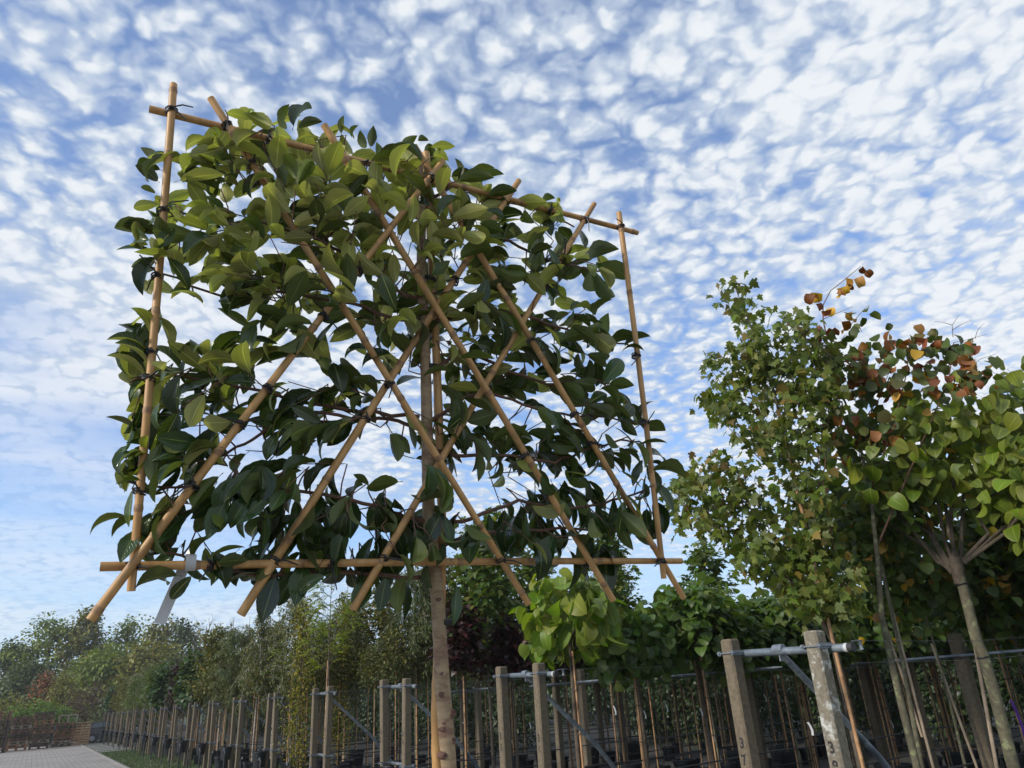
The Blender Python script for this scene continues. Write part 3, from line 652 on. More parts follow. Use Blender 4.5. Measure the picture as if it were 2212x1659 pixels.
for b, m in BMESH: b.v = [tuple(np.array(v) - o0) for v in b.v]; b.build('branch', [m, M_TWIG], esp)
LK = np.array(LK)
def esp_leaves(sel, name, m):
    sel = np.array(sel); T6 = []
    P = np.array(LP)[sel] - o0; D = np.array(LD)[sel]; N = np.array(LN)[sel]; L = np.array(LL)[sel]; Wd = np.array(LW)[sel]; K = LK[sel]
    global rng
    class R:                                     # each leaf keeps the template it was tried with
        def integers(s, a, b, n): return K
    keep, rng = rng, R(); o = leaves(name, m, P, D, N, L, Wd, L_ESP, esp, np.array(LM)[sel] if isinstance(m, list) else None); rng = keep
    return o
LMa = np.array(LM)
esp_leaves(np.nonzero(LMa < 2)[0], 'crown', [M_LEAF, M_LITLEAF])
fresh = np.nonzero(LMa == 2)[0]; fx, fy = project(np.array(LP)[fresh])
for x0, x1, nm in ((250, 440, 0), (440, 510, 1), (510, 700, 2), (1000, 1400, 3)):
    sel = fresh[(fx >= x0) & (fx < x1)]
    if len(sel): o = esp_leaves(sel, 'fresh_shoot', M_BABY); o['label'] = 'bright yellow green young leaves'

# white plastic strap label round the lower rail
tg = MB(); c = fp(411, 1219, .0); dn = inplane(-.42, 1, 411, 1219); wv = FW * .021
def ribbon(mb, pts, wvec, th=.0008):
    pts = [np.array(p) for p in pts]; V = []
    for i, p in enumerate(pts):
        t = nrm(pts[min(i + 1, len(pts) - 1)] - pts[max(i - 1, 0)]); nn = nrm(np.cross(t, wvec)) * th
        V += [p - wvec / 2 - nn, p + wvec / 2 - nn, p + wvec / 2 + nn, p - wvec / 2 + nn]
    F = []
    for i in range(len(pts) - 1):
        for k in range(4): F.append((i * 4 + k, i * 4 + (k + 1) % 4, i * 4 + 4 + (k + 1) % 4, i * 4 + 4 + k))
    F += [(3, 2, 1, 0), tuple(len(V) - 4 + k for k in range(4))]
    mb.add(V, F)
loop = [c + FH * (.018 * math.cos(q)) * 1.0 + FH * .004 + FN * (.0165 * math.sin(q)) for q in np.linspace(math.pi * 1.35, -math.pi * .75, 20)]
ribbon(tg, loop, wv * 1.05)
c2 = fp(397, 1226, -.02)
ribbon(tg, [c2 + FH * .012, c2, c2 + dn * .045 - FN * .012, c2 + dn * .085 - FN * .02, c2 + dn * .127 - FN * .018], nrm(FW * .9 - FH * .1) * .025)
tag(tg.build('plant_label', M_TAGW), 'white plastic strap looped round the lower bamboo rail with a long tail hanging down', 'plant label')

# ------------------------------------------------------------------ posts with pipes, clamps, buckets
AX = np.array([E_ROW, Q_ROW, [0, 0, 1]])
def ordn(n): return {1: 'first', 2: 'second', 3: 'third', 4: 'fourth', 5: 'fifth', 6: 'sixth', 7: 'seventh', 8: 'eighth', 9: 'ninth', 10: 'tenth', 11: 'eleventh', 12: 'twelfth', 13: 'thirteenth', 14: 'fourteenth', 15: 'fifteenth', 16: 'sixteenth', 17: 'seventeenth', 18: 'eighteenth', 19: 'nineteenth'}[n]
PW = .118
def clamp_mesh(z, mb, back=False):
    """strap round the post at height z with two ears, bolt and nut"""
    for sx in (-1, 1):
        mb.box((sx * (PW / 2 + .004), .02, z), (.006, PW + .06, .038))
        mb.tube([(sx * (PW / 2 + .012), -PW / 2 - .03, z), (sx * (PW / 2 + .012), PW / 2 + .02, z)], .005, 6)
    mb.tube([(-PW / 2 - .022, -PW / 2 - .008, z), (PW / 2 + .022, -PW / 2 - .008, z)], .006, 6)
    for sx in (-1, 1):
        mb.box((sx * (PW / 2 + .014), -PW / 2 - .010, z), (.014, .016, .034))
        mb.tube([(sx * (PW / 2 + .03), -PW / 2 - .008, z), (sx * (PW / 2 + .016), -PW / 2 - .008, z)], .011, 6)
def make_post(mconc, name='concrete_post'):
    t = thing(name, '', 'post')
    b = MB(); b.box((0, 0, POSTH / 2), (PW, PW, POSTH), bev=.014); b.build('shaft', mconc, t, smooth=False)
    b = MB(); clamp_mesh(POSTH - .11, b); b.build('upper_clamp', M_STEELD, t, smooth=False)
    b = MB(); clamp_mesh(.84, b); b.build('lower_clamp', M_STEELD, t, smooth=False)
    return t
RZ = math.atan2(-E_ROW[1], -E_ROW[0])        # local x runs along the row towards the camera, local y away from the path
post0 = make_post(M_CONC)
KIDS[post0.name] = list(post0.children)
for c in post0.children: KIDS[c.name] = []
NP = 19
for k in range(NP):
    for j in range(2):
        s = PITCH * k + GAP * j; num = 38 - 2 * k - j
        jit = rng.normal(0, .012)
        lab = f'grey concrete post stencilled {num // 10} {num % 10}' if num >= 31 else f'grey concrete post, {"nearer" if j == 0 else "farther"} of the {ordn(k + 1)} pair along the path'
        if num == 38: lab = 'pale lichen-spotted concrete post stencilled 3 8'
        if k == 0 and j == 0:
            o = make_post(M_LICH); tag(o, lab, 'post', 'concrete posts along the path'); o.location = rowpt(s, 0)
        else:
            if k == 0 and j == 1: o = post0; tag(o, lab, 'post', 'concrete posts along the path')
            else: o = dup(post0, (0, 0, 0), 0, lab, 'concrete posts along the path')
            o.location = rowpt(s, 0, jit)
        o.rotation_euler = (rng.normal(0, .008), rng.normal(0, .008), RZ)
        if num >= 31:
            for q, ch in enumerate(str(num)):
                cu = bpy.data.curves.new('numeral', 'FONT'); cu.body = ch; cu.size = .105; cu.align_x = 'CENTER'; cu.align_y = 'CENTER'; cu.extrude = .0006; cu.offset = .003
                n0 = bpy.data.objects.new('numeral', cu); me = bpy.data.meshes.new_from_object(n0); bpy.data.objects.remove(n0); me.materials.clear(); me.materials.append(M_INK); n = bpy.data.objects.new('numeral', me); C.objects.link(n); n.parent = o
                n.location = (rng.normal(0, .004), -PW / 2 - .0012, 1.29 - .12 * q); n.rotation_euler = (math.radians(90), rng.normal(0, .06), 0); n.scale = (.92, 1, 1)
# back posts, three and six metres into the rows
for k in range(4):
    for q, nm in ((3.35, 'middle'), (7.2, 'far')):
        if k == 0 and q > 4: continue
        for j in range(2):
            o = dup(post0, rowpt(PITCH * k + GAP * j, q), RZ, f'grey concrete post, {nm} one of its row behind post {38 - 2 * k - j}', 'concrete posts inside the rows', skip=('upper_clamp', 'lower_clamp'))
            o.rotation_euler.x = rng.normal(0, .012)
def pipe_frame(k, near):
    s0 = PITCH * k; t = thing('pipe_frame', f'grey steel pipe and slanting brace joining posts {37 - 2 * k} and {38 - 2 * k}' if k < 4 else f'grey steel pipe and brace on the {ordn(k + 1)} pair of posts along the path', 'pipe brace', rowpt(s0 + GAP / 2, PW / 2 + .034), RZ, 'pipe braces between post pairs')
    za, zb = POSTH - .105, POSTH - .135
    b = MB(); x0, x1 = -GAP / 2 - .12, GAP / 2 + .22
    b.tube([(x0, 0, za), (x1, 0, zb)], .030, 14)
    b.build('rail', M_STEEL, t)
    for x in (x0, x1):
        z = za + (zb - za) * (x - x0) / (x1 - x0); sg = -1 if x == x0 else 1
        b = MB(); b.tube([(x - sg * .034, 0, z), (x - sg * .004, 0, z)], .0325, 14); b.build('sleeve', M_TAGW if near else M_STEELD, t)
        b = MB(); b.tube([(x - sg * .006, 0, z), (x + sg * .035, 0, z)], .0335, 14); b.build('end_cap', M_CAP, t)
    b = MB(); b.tube([(-.045, 0, za + .003), (.045, 0, za + .003)], .037, 14); b.tube([(0, .0, za - .02), (0, .075, za - .085)], .026, 12); b.box((0, .03, za - .045), (.012, .08, .08)); b.build('tee_clamp', M_STEELD, t)
    b = MB(); b.tube([(0, .055, za - .065), (0, .95, 1.12), (0, 1.92, .02)], [.027, .027, .027], 12); b.build('brace', M_STEEL, t)
    b = MB(); b.tube([(-GAP / 2 - .14, -.0, .845), (GAP / 2 + .12, -.0, .84)], .024, 10); b.build('lower_rail', M_STEEL, t)
    if near:
        b = MB(); zz = zb + .01
        for dz_ in (-.035, .03): b.tube([(x1 + .03, .0, zz + dz_), (x1 + .03, .11, zz + dz_ + .006)], .004, 6)
        b.lathe([(.0, -.03), (.018, -.03), (.012, -.015), (.012, .02), (.018, .03), (0, .03)], (x1 + .03, .09, zz), 10); b.build('wire_tensioner', M_STEELD, t)
    return t
for k in range(NP): pipe_frame(k, k < 2)
# thin tubes carried by the back posts
for k in range(4):
    for q, nm in ((3.35, 'middle'), (7.2, 'far')):
        if k == 0 and q > 4: continue
        b = MB(); p0 = rowpt(PITCH * k - .75, q - .085, 1.86); p1 = rowpt(PITCH * k + GAP + .75, q - .085, 1.84)
        b.tube([p0, p0 * .96 + p1 * .04, p0 * .5 + p1 * .5, p0 * .04 + p1 * .96, p1], [.006, .017, .017, .017, .006], 10)
        tag(b.build('cross_tube', M_STEEL), f'thin flattened steel tube across the {nm} posts of the row behind post {38 - 2 * k}', 'tube', 'cross tubes in the rows')
# wires and watering pipes running back along the rows
for k in range(6):
    for z, r, nm, m, txt in ((1.98, .0022, 'wire', M_WIRE, 'upper thin wire'), (1.83, .0022, 'wire', M_WIRE, 'lower thin wire'), (.86, .010, 'watering_pipe', M_HOSE, 'upper black watering pipe'), (.55, .011, 'watering_pipe', M_HOSE, 'lower black watering pipe')):
        for s in (-.20, GAP + .12):
            if z < 1.5 and s > 0: s = GAP + .06
            a = rowpt(PITCH * k + s, .16, z); c = rowpt(PITCH * k + s, 13.5, z + rng.uniform(-.03, .03)); b = MB()
            b.tube([a * (1 - f) + c * f - np.array([0, 0, .035 * math.sin(math.pi * f * 4) ** 2]) for f in np.linspace(0, 1, 17)], r, 6)
            tag(b.build(nm, m), f'{txt} running back into the row from post {38 - 2 * k - (1 if s > 0 else 0)}', 'wire' if nm == 'wire' else 'pipe', 'wires and pipes along the rows')
# black buckets and standpipes at the path side
def bucket_proto():
    t = thing('hanging_bucket', '', 'bucket')
    b = MB(); b.lathe([(0, -.30), (.12, -.30), (.155, 0), (.17, 0), (.17, .03), (.15, .03), (.115, -.27), (0, -.27)]); b.build('shell', M_POT, t)
    b = MB(); b.tube([(-.165, 0, .01), (-.12, 0, .075), (0, 0, .10), (.12, 0, .075), (.165, 0, .01)], .006, 8); b.build('handle', M_HOSE, t)
    return t
def standpipe_proto():
    t = thing('standpipe', '', 'pipe')
    b = MB(); b.tube([(0, 0, 0), (0, 0, .62)], .022, 10); b.lathe([(.022, .3), (.036, .3), (.036, .36), (.022, .36)], sides=12); b.build('riser', M_HOSE, t)
    b = MB(); b.tube([(0, 0, .60), (0, 0, .68), (.05, 0, .72), (.22, 0, .72)], .020, 10); b.lathe([(.02, .0), (.034, .0), (.034, .05), (.02, .05)], (0, 0, .60), 12); b.build('elbow', M_HOSE, t)
    b = MB(); b.box((.12, 0, .755), (.05, .02, .03)); b.tube([(.12, 0, .72), (.12, 0, .76)], .012, 8); b.build('valve', M_STEELD, t)
    return t
bk = bucket_proto(); sp0 = standpipe_proto(); used = [0, 0]
for k in range(2, NP):
    if k % 2 == 0 or k > 6 or k == 5:
        lab = f'black plastic bucket hung at the {ordn(k + 1)} pair of posts'
        loc = rowpt(PITCH * k + GAP * .5 + .02, -PW / 2 - .17, .80)
        if used[0]: o = dup(bk, loc, RZ + rng.uniform(-.5, .5), lab, 'buckets hung on the posts', rng.uniform(.95, 1.15))
        else: o = bk; used[0] = 1; o.location = loc; tag(o, lab, group='buckets hung on the posts')
    for j in range(2):
        lab = f'black upright water pipe {"before" if j else "beside"} the {ordn(k + 1)} pair of posts'
        loc = rowpt(PITCH * k - .5 + 1.5 * j + rng.normal(0, .15), -.42 - .1 * j, 0)
        if used[1]: dup(sp0, loc, RZ + (0 if j else math.pi), lab, 'standpipes along the posts', rng.uniform(.9, 1.1))
        else: used[1] = 1; sp0.location = loc; sp0.rotation_euler.z = RZ + math.pi; tag(sp0, lab, group='standpipes along the posts')

# ------------------------------------------------------------------ nursery trees
def limbs_for(z0, z1, n, reach, up, bend=.3):
    out = []
    for i in range(n):
        f = (i + .5) / n; z = z0 + (z1 - z0) * f; a = i * 2.4 + rng.uniform(-.4, .4); l = reach(f) * rng.uniform(.75, 1.15)
        d = np.array([math.cos(a), math.sin(a), up]); d /= np.linalg.norm(d); p = np.array([0, 0, z]); pts = [p]
        for q in range(4):
            d = nrm(d + np.array([0, 0, bend * .3]) + rng.normal(size=3) * .10); p = p + d * l / 4; pts.append(p)
        out.append(pts)
    return out
def along(pts, f):
    f = min(max(f, 0), .9999) * (len(pts) - 1); i = int(f); return pts[i] * (1 - (f - i)) + pts[i + 1] * (f - i), pts[i + 1] - pts[i]
def trunk_mesh(t, m, h, r0, r1, limbs, lr=.012, wob=.012, extra=()):
    b = MB(); ph = rng.uniform(0, 6)
    b.tube([(wob * math.sin(ph + z * 1.7), wob * math.cos(ph + z * 1.3), z) for z in np.linspace(.1, h, 12)], list(np.linspace(r0, r1, 12)), 9)
    for L in limbs: b.tube(L, list(np.linspace(lr, lr * .3, len(L))), 5)
    return b.build('trunk', m, t)
def stake_mesh(t, m, h, r=.012, off=(.045, .02), lean=.0, ties=(.7, 1.15, 1.6, 1.95)):
    b = MB(); a = np.array([off[0] + lean, off[1], .1]); c = np.array([off[0] * .7, off[1] * .7, h]); pts, rr = [], []
    for z in np.arange(0, h - .1, .27):
        for e, k in ((0, 1), (.01, 1.14), (.02, 1.0)): pts.append(a + (c - a) * ((z + e) / (h - .1))); rr.append(r * k * (1 - .15 * z / h))
    b.tube(pts, rr, 7)
    for z in ties:
        if z < h - .1:
            q = a + (c - a) * ((z - .1) / (h - .1)); mid = q * np.array([.55, .55, 1])
            b.tube([mid + np.array([.042 * math.cos(g), .034 * math.sin(g), .006 * math.sin(3 * g)]) for g in np.linspace(0, 2 * math.pi, 13)], .0042, 5, False, 1)
    return b.build('stake', [m, M_TIE], t)
def pot_mesh(t, r=.21, h=.36):
    b = MB(); b.lathe([(0, .0), (r * .82, .0), (r * .97, h - .05), (r * 1.05, h - .05), (r * 1.05, h), (r * .94, h), (r * .92, h - .06), (0, h - .07)], sides=18); return b.build('pot', M_POT, t)
def crown_on(t, limbs, n, f0, sig, L, temps, m, droop=.5, upn=.8, W=(.85, 1.15), out=.5):
    P, D, N = [], [], []
    for i in range(n):
        lb = limbs[int(rng.integers(len(limbs)))]; p, d = along(lb, f0 + (1 - f0) * rng.random() ** .8); o = rng.normal(size=3) * sig
        P.append(p + o); h = np.array([p[0], p[1], 0]); D.append(nrm(d) * .5 + nrm(o) * .5 + nrm(h + 1e-6) * out + np.array([0, 0, -droop]) + rng.normal(size=3) * .35)
        N.append(np.array([0, 0, upn]) + nrm(h + 1e-6) * .35 + rng.normal(size=3) * .4)
    return leaves('crown', m, P, D, N, rng.uniform(L[0], L[1], n), rng.uniform(W[0], W[1], n), temps, t)
def crown_globe(t, n, c, rx, rz, L, temps, m, droop=.7, lo=-1.0, shell=.55):
    v = rdir(n * 2); v = v[v[:, 2] > lo][:n]; n = len(v); r = rng.uniform(shell, 1.0, n)[:, None] ** .6
    r = r * (1 + .22 * np.sin(v[:, 0:1] * 5 + 1) * np.cos(v[:, 1:2] * 4 + 2) + .12 * np.sin(v[:, 2:3] * 9))
    P = np.array(c) + v * r * np.array([rx, rx, rz]); D = v * np.array([1, 1, .25]) + np.array([0, 0, -droop]) + rng.normal(size=(n, 3)) * .55
    N = v * .45 + np.array([0, 0, .8]) + rng.normal(size=(n, 3)) * .6
    return leaves('crown', m, P, D, N, rng.uniform(L[0], L[1], n), rng.uniform(.85, 1.15, n), temps, t)

M_CAT = leafmat('catalpa_leaf', (.105, .18, .026), (.155, .22, .04), .35, .45, .36, tint=(.20, .24, .035), tintp=.25, veins=True)
M_CATD = leafmat('dark_catalpa_leaf', (.047, .10, .02), (.085, .142, .033), .4, .45, .30, veins=True)
M_CATY = leafmat('yellowing_catalpa_leaf', (.105, .165, .026), (.15, .195, .04), .35, .45, .32, tint=(.16, .19, .03), tintp=.25, veins=True, rim=(.16, .20, .035))
M_PURP = leafmat('purple_maple_leaf', (.020, .008, .010), (.035, .014, .016), .4, .45, .12, tint=(.05, .012, .014), tintp=.25)
M_SWEET = leafmat('maple_leaf', (.055, .105, .022), (.085, .13, .035), .35, .5, .28, tint=(.15, .17, .03), tintp=.2)
M_MAPL = leafmat('dull_maple_leaf', (.080, .122, .026), (.135, .17, .045), .35, .5, .30, tint=(.14, .11, .03), tintp=.12)
M_BIR = leafmat('birch_leaf', (.062, .090, .027), (.10, .122, .04), .4, .45, .22, tint=(.16, .15, .03), tintp=.14)
M_GOLD = leafmat('golden_leaf', (.24, .21, .025), (.29, .26, .04), .4, .45, .28, tint=(.075, .10, .02), tintp=.75)
M_SUNB = leafmat('yellow_green_leaf', (.16, .22, .022), (.20, .26, .04), .3, .5, .30)
M_OLIV = leafmat('olive_leaf', (.085, .105, .027), (.13, .145, .045), .4, .5, .22, tint=(.16, .12, .03), tintp=.2)
M_WILL = leafmat('willow_leaf', (.060, .092, .034), (.12, .14, .075), .4, .5, .22)
M_BIGD = leafmat('broad_dark_leaf', (.030, .068, .024), (.06, .10, .035), .3, .45, .2)
M_LIND = leafmat('lime_leaf', (.060, .105, .024), (.095, .14, .04), .4, .5, .30, tint=(.28, .18, .02), tintp=.12)
M_LINDA = leafmat('autumn_lime_leaf', (.055, .085, .024), (.085, .11, .035), .35, .55, .26, tint=(.20, .075, .022), tintp=.32)
M_RUST = leafmat('rusty_leaf', (.17, .055, .022), (.22, .10, .03), .5, .6, .22, tint=(.42, .27, .03), tintp=.4)
M_DARKG = leafmat('dark_hedge_leaf', (.022, .045, .016), (.035, .06, .022), .4, .45, .15)

def mk_catalpa(m, seed_r=.52, n=300, L=(.11, .25)):
    t = thing('catalpa_tree', '', 'tree'); lb = [[np.array([0, 0, 2.12]), np.array([math.cos(a) * .15, math.sin(a) * .15, 2.32]), np.array([math.cos(a) * .36, math.sin(a) * .36, 2.52])] for a in np.arange(0, 6.2, .7)]
    trunk_mesh(t, M_TRUNKB, 2.2, .030, .024, lb); stake_mesh(t, M_OLDCANE, 2.15, .015); stake2 = stake_mesh(t, M_OLDCANE, 2.05, .012, (-.04, .025))
    pot_mesh(t); crown_globe(t, n, (0, 0, 2.42), seed_r, .50, L, L_HEART, m, 1.1, -.85); return t
def mk_maple(m, n=1100, z0=2.0, z1=3.0, r=.5, L=(.08, .13), stem=M_TRUNKB):
    t = thing('maple_tree', '', 'tree'); lb = limbs_for(z0, z1, 16, lambda f: r * (1.15 - .75 * f), .45)
    trunk_mesh(t, stem, z1, .026, .008, lb); stake_mesh(t, M_OLDCANE, 2.1, .014); pot_mesh(t); crown_on(t, lb, n, .2, .09, L, L_MAPLE, m, .45); return t
def mk_birch(m, h=4.0, n=5200, weep=.9, L=(.035, .06), temps=L_TINY, r=.5, z0=1.5, stem=M_BIRCH, name='birch_tree'):
    t = thing(name, '', 'tree'); lb = limbs_for(z0, h - .3, 24, lambda f: r * (1.1 - .75 * f), .9, -.2); tw = []
    for L_ in lb:
        for q in range(5):
            p, d = along(L_, rng.uniform(.3, 1)); pts = [p]; v = nrm(d + rng.normal(size=3) * .5)
            for i in range(4):
                v = nrm(v + np.array([0, 0, -weep * .55])); p = p + v * rng.uniform(.08, .15); pts.append(p)
            tw.append(pts)
    trunk_mesh(t, stem, h, .026, .005, lb + tw, .006); stake_mesh(t, M_OLDCANE, 2.2, .013); pot_mesh(t)
    crown_on(t, tw, n, .0, .028, L, temps, m, weep, .4, out=.15); return t
def mk_column(m, h=3.6, n=3600):
    t = thing('columnar_tree', '', 'tree'); lb = limbs_for(.35, h - .2, 46, lambda f: .40 * (1.1 - .5 * f), 1.3)
    trunk_mesh(t, M_TRUNKB, h, .022, .005, lb, .005); stake_mesh(t, M_OLDCANE, 2.2, .012); pot_mesh(t); crown_on(t, lb, n, .15, .07, (.03, .06), L_OVAL, m, .1); return t
def mk_feather(m, h=3.7):
    t = thing('feathery_tree', '', 'tree'); lb = limbs_for(2.0, h - .2, 18, lambda f: .75 * (1.1 - .6 * f), .5); P, D, N = [], [], []
    for L_ in lb:
        for q in range(9):
            p, d = along(L_, rng.uniform(.25, 1)); v = nrm(d * 1.0 / np.linalg.norm(d) + rng.normal(size=3) * .6); s_ = nrm(np.cross(v, [0, 0, 1])); fl = rng.uniform(.18, .3)
            for i in range(11):
                f = i / 10; c = p + v * fl * f + np.array([0, 0, -.35 * fl * f * f])
                for sg in (-1, 1): P.append(c); D.append(s_ * sg + v * .5 + np.array([0, 0, -.3])); N.append(np.array([0, 0, 1.0]) + rng.normal(size=3) * .2)
    trunk_mesh(t, M_TRUNKB, h, .022, .005, lb, .007); stake_mesh(t, M_OLDCANE, 2.4, .013); pot_mesh(t)
    n = len(P); leaves('crown', m, P, D, N, rng.uniform(.035, .06, n), np.ones(n), L_TINY, t); return t
def mk_oval(m, name, h=3.8, n=3400, L=(.06, .10), temps=L_OVAL, r=.72, z0=1.6, stem=M_TRUNKG, sig=.09, nl=22):
    t = thing(name, '', 'tree'); lb = limbs_for(z0, h - .3, nl, lambda f: r * (1.2 - .8 * f), .7)
    trunk_mesh(t, stem, h, .028, .006, lb, .009); stake_mesh(t, M_OLDCANE, 2.3, .014); pot_mesh(t); crown_on(t, lb, n, .2, sig, L, temps, m, .4); return t
def mk_slim(m, n=300, L=(.11, .19), temps=L_HEART):
    t = thing('slim_tree', '', 'tree'); lb = limbs_for(2.12, 2.85, 14, lambda f: .5 * (1.1 - .6 * f), .6)
    trunk_mesh(t, M_TRUNKG, 2.85, .017, .006, lb, .006); stake_mesh(t, M_OLDCANE, 2.3, .011, (.03, .015)); pot_mesh(t, .17, .3); crown_on(t, lb, n, .2, .10, L, temps, m, .6); return t
KIND = {}
def spec(key, obj, desc): KIND[key] = [obj, desc, False]
spec('cat', mk_catalpa(M_CAT), 'round-headed catalpa with big bright green leaves')
spec('catd', mk_catalpa(M_CATD, .58, 440, (.09, .20)), 'round-headed catalpa with big darker green leaves')
spec('purp', mk_maple(M_PURP, 1500), 'standard maple with dense dark purple leaves')
spec('sweet', mk_maple(M_SWEET, 1500, 1.9, 3.7, .62), 'green maple with lobed yellowish leaves')
spec('bir', mk_birch(M_BIR), 'weeping birch with tiny dull green leaves')
spec('bir2', mk_birch(M_BIR, 3.6, 3000, 1.3, r=.4), 'slender drooping birch with tiny leaves')
spec('gold', mk_column(M_GOLD), 'narrow columnar tree with golden yellow leaves')
spec('feat', mk_feather(M_SUNB), 'feathery bright yellow-green tree')
spec('oliv', mk_oval(M_OLIV, 'young_tree', 3.9), 'young olive-green leafy tree')
spec('oliv2', mk_oval(M_SWEET, 'young_tree', 3.6, 3400, (.05, .085)), 'young fresh green leafy tree')
spec('will', mk_birch(M_WILL, 3.9, 5200, .6, (.06, .10), L_NARROW, .55, 1.6, M_TRUNKG, 'willow_tree'), 'grey-green willow-leaved tree')
spec('bigd', mk_oval(M_BIGD, 'broadleaf_tree', 3.5, 520, (.16, .26), L_HEART, .6, 1.7, M_TRUNKB, .12), 'tree with large dark heart-shaped leaves')
spec('purp2', mk_oval(M_PURP, 'purple_tree', 3.5, 1900, (.05, .09), L_OVAL, .35, 1.5, M_TRUNKB), 'narrow purple-leaved young tree')
spec('lind', mk_oval(M_LIND, 'lime_tree', 3.9, 1500, (.08, .125), L_ROUND, .75, 1.95, M_TRUNKG, .11), 'lime tree with rounded dark leaves')
spec('slim', mk_slim(M_CATD), 'slim young tree tied to a grey cane')
spec('slim2', mk_slim(M_OLIV, 1000, (.045, .08), L_OVAL), 'slim small-leaved young tree tied to a cane')
TREES_AT = []
def plant(key, k, q, ds=GAP / 2, sc_=None, lab=None, order=None):
    o, desc, usedk = KIND[key]; loc = rowpt(PITCH * k + ds, q) + np.append(rng.normal(0, .04, 2), 0); rz = rng.uniform(0, 6.28); sc_ = sc_ or rng.uniform(.95, 1.08) * (1.0 if k < 3 else 1.15)
    TREES_AT.append((k, q, ds)); n = order or 1
    where = f'posts {37 - 2 * k} and {38 - 2 * k}' if k < 4 else f'the {ordn(k + 1)} pair of posts'
    if lab is None: lab = f'{desc}, {ordn(n)} tree back behind {where}'
    g = 'trees in the nursery rows'
    if usedk: return dup(o, loc, rz, lab, g, sc_)
    KIND[key][2] = True; o.location = loc; o.rotation_euler.z = rz; o.scale = (sc_,) * 3; return tag(o, lab, group=g)
def q_at(k, px, ds=GAP / 2, py=1500):
    p = at_plane(px, py, rowpt(PITCH * k + ds, 0), E_ROW); return float(np.dot(p - rowpt(PITCH * k + ds, 0), Q_ROW))
# second row pair: catalpas; third: purple and green maples; then golden columns, birches and a mixture
cnt = {}
def row(k, items):
    for key, q, ds in items:
        cnt[k] = cnt.get(k, 0) + 1; plant(key, k, q, ds, order=cnt[k], sc_=rng.uniform(.92, 1.12) if k == 1 else (rng.uniform(1.18, 1.32) if k in (2, 3) and key in ('sweet', 'oliv', 'oliv2') else None))
row(1, [('cat' if i < 1 else 'catd', q_at(1, px), GAP / 2) for i, px in enumerate((1250, 1392, 1515, 1625, 1725, 1815, 1895, 1968, 2035))])
row(2, [('purp', q_at(2, 1003, GAP / 2, 1450), GAP / 2), ('purp', q_at(2, 1118, GAP / 2, 1450), GAP / 2)] + [('sweet' if i % 2 == 0 else 'purp', q_at(2, px, GAP / 2, 1450), GAP / 2) for i, px in enumerate((1055, 1215, 1330, 1450, 1560, 1660, 1760))])
row(3, [('gold', q_at(3, 655, 1.6, 1450), 1.6), ('feat', q_at(3, 712, .5, 1450), .5), ('will', 1.9, .2), ('oliv', 2.6, .6), ('sweet', 3.5, .4), ('oliv2', 4.4, .4), ('sweet', 5.4, .4), ('oliv2', 6.5, .4), ('oliv', 7.7, .4)])
row(4, [('bir', .40, .3), ('feat', 1.0, .9), ('gold', 1.5, .0), ('bir', 1.9, .7), ('oliv', 2.8, .3), ('will', 3.8, .4), ('bir', 4.8, .4), ('oliv2', 5.8, .4)])
row(5, [('bir', .40, .2), ('bir', 1.0, .7), ('bir2', 1.6, .2), ('will', 2.5, .5), ('oliv', 3.5, .4), ('bir', 4.5, .4)])
row(6, [('will', .40, .2), ('bir', 1.0, .7), ('oliv', 1.8, .3), ('bir2', 2.6, .5), ('oliv2', 3.6, .4)])
row(7, [('oliv', .45, .2), ('bir', 1.1, .7), ('oliv2', 1.9, .3), ('will', 2.8, .5)])
row(8, [('bigd', .45, .2), ('oliv2', 1.0, .7), ('bir', 1.8, .3), ('oliv', 2.7, .4)])
for k in range(9, NP):
    row(k, [(['oliv', 'oliv2', 'bir', 'purp2', 'will', 'oliv', 'bigd', 'oliv2'][(k * 3 + i * 5) % 8], .40 + .75 * i, rng.uniform(.1, .8)) for i in range(4)])
# rows of slim trees on canes fill the depth on the right
for k, qs, dss in ((0, np.arange(4.0, 12.5, .62), (-.05, .85)), (1, np.arange(2.4, 13, .75), (-.12, .92)), (2, np.arange(4.0, 13, .9), (-.1, .9)), (3, np.arange(5.0, 12, 1.2), (.0, .9))):
    for ds in dss:
        for q in qs:
            o, desc, _ = KIND['slim']
            plant('slim', k, q + rng.uniform(-.2, .2), ds + rng.normal(0, .06), rng.uniform(.85, 1.03), 'slim young potted tree tied to a grey cane in the shade behind the posts')
for k in range(3, 11):
    for ds in (.05, .8):
        for q in np.arange(1.3 if k == 3 else .7, 3.6, .75):
            plant('slim2', k, q + rng.uniform(-.25, .25), ds + rng.normal(0, .12), rng.uniform(.88, 1.05), 'slim small-leaved young tree tied to a cane among the taller trees of the middle rows')
for i, q in enumerate(np.arange(4.0, 10.5, 1.05)): plant('lind', 0, q, .41 + rng.normal(0, .1), rng.uniform(.9, 1.1), order=i + 4)

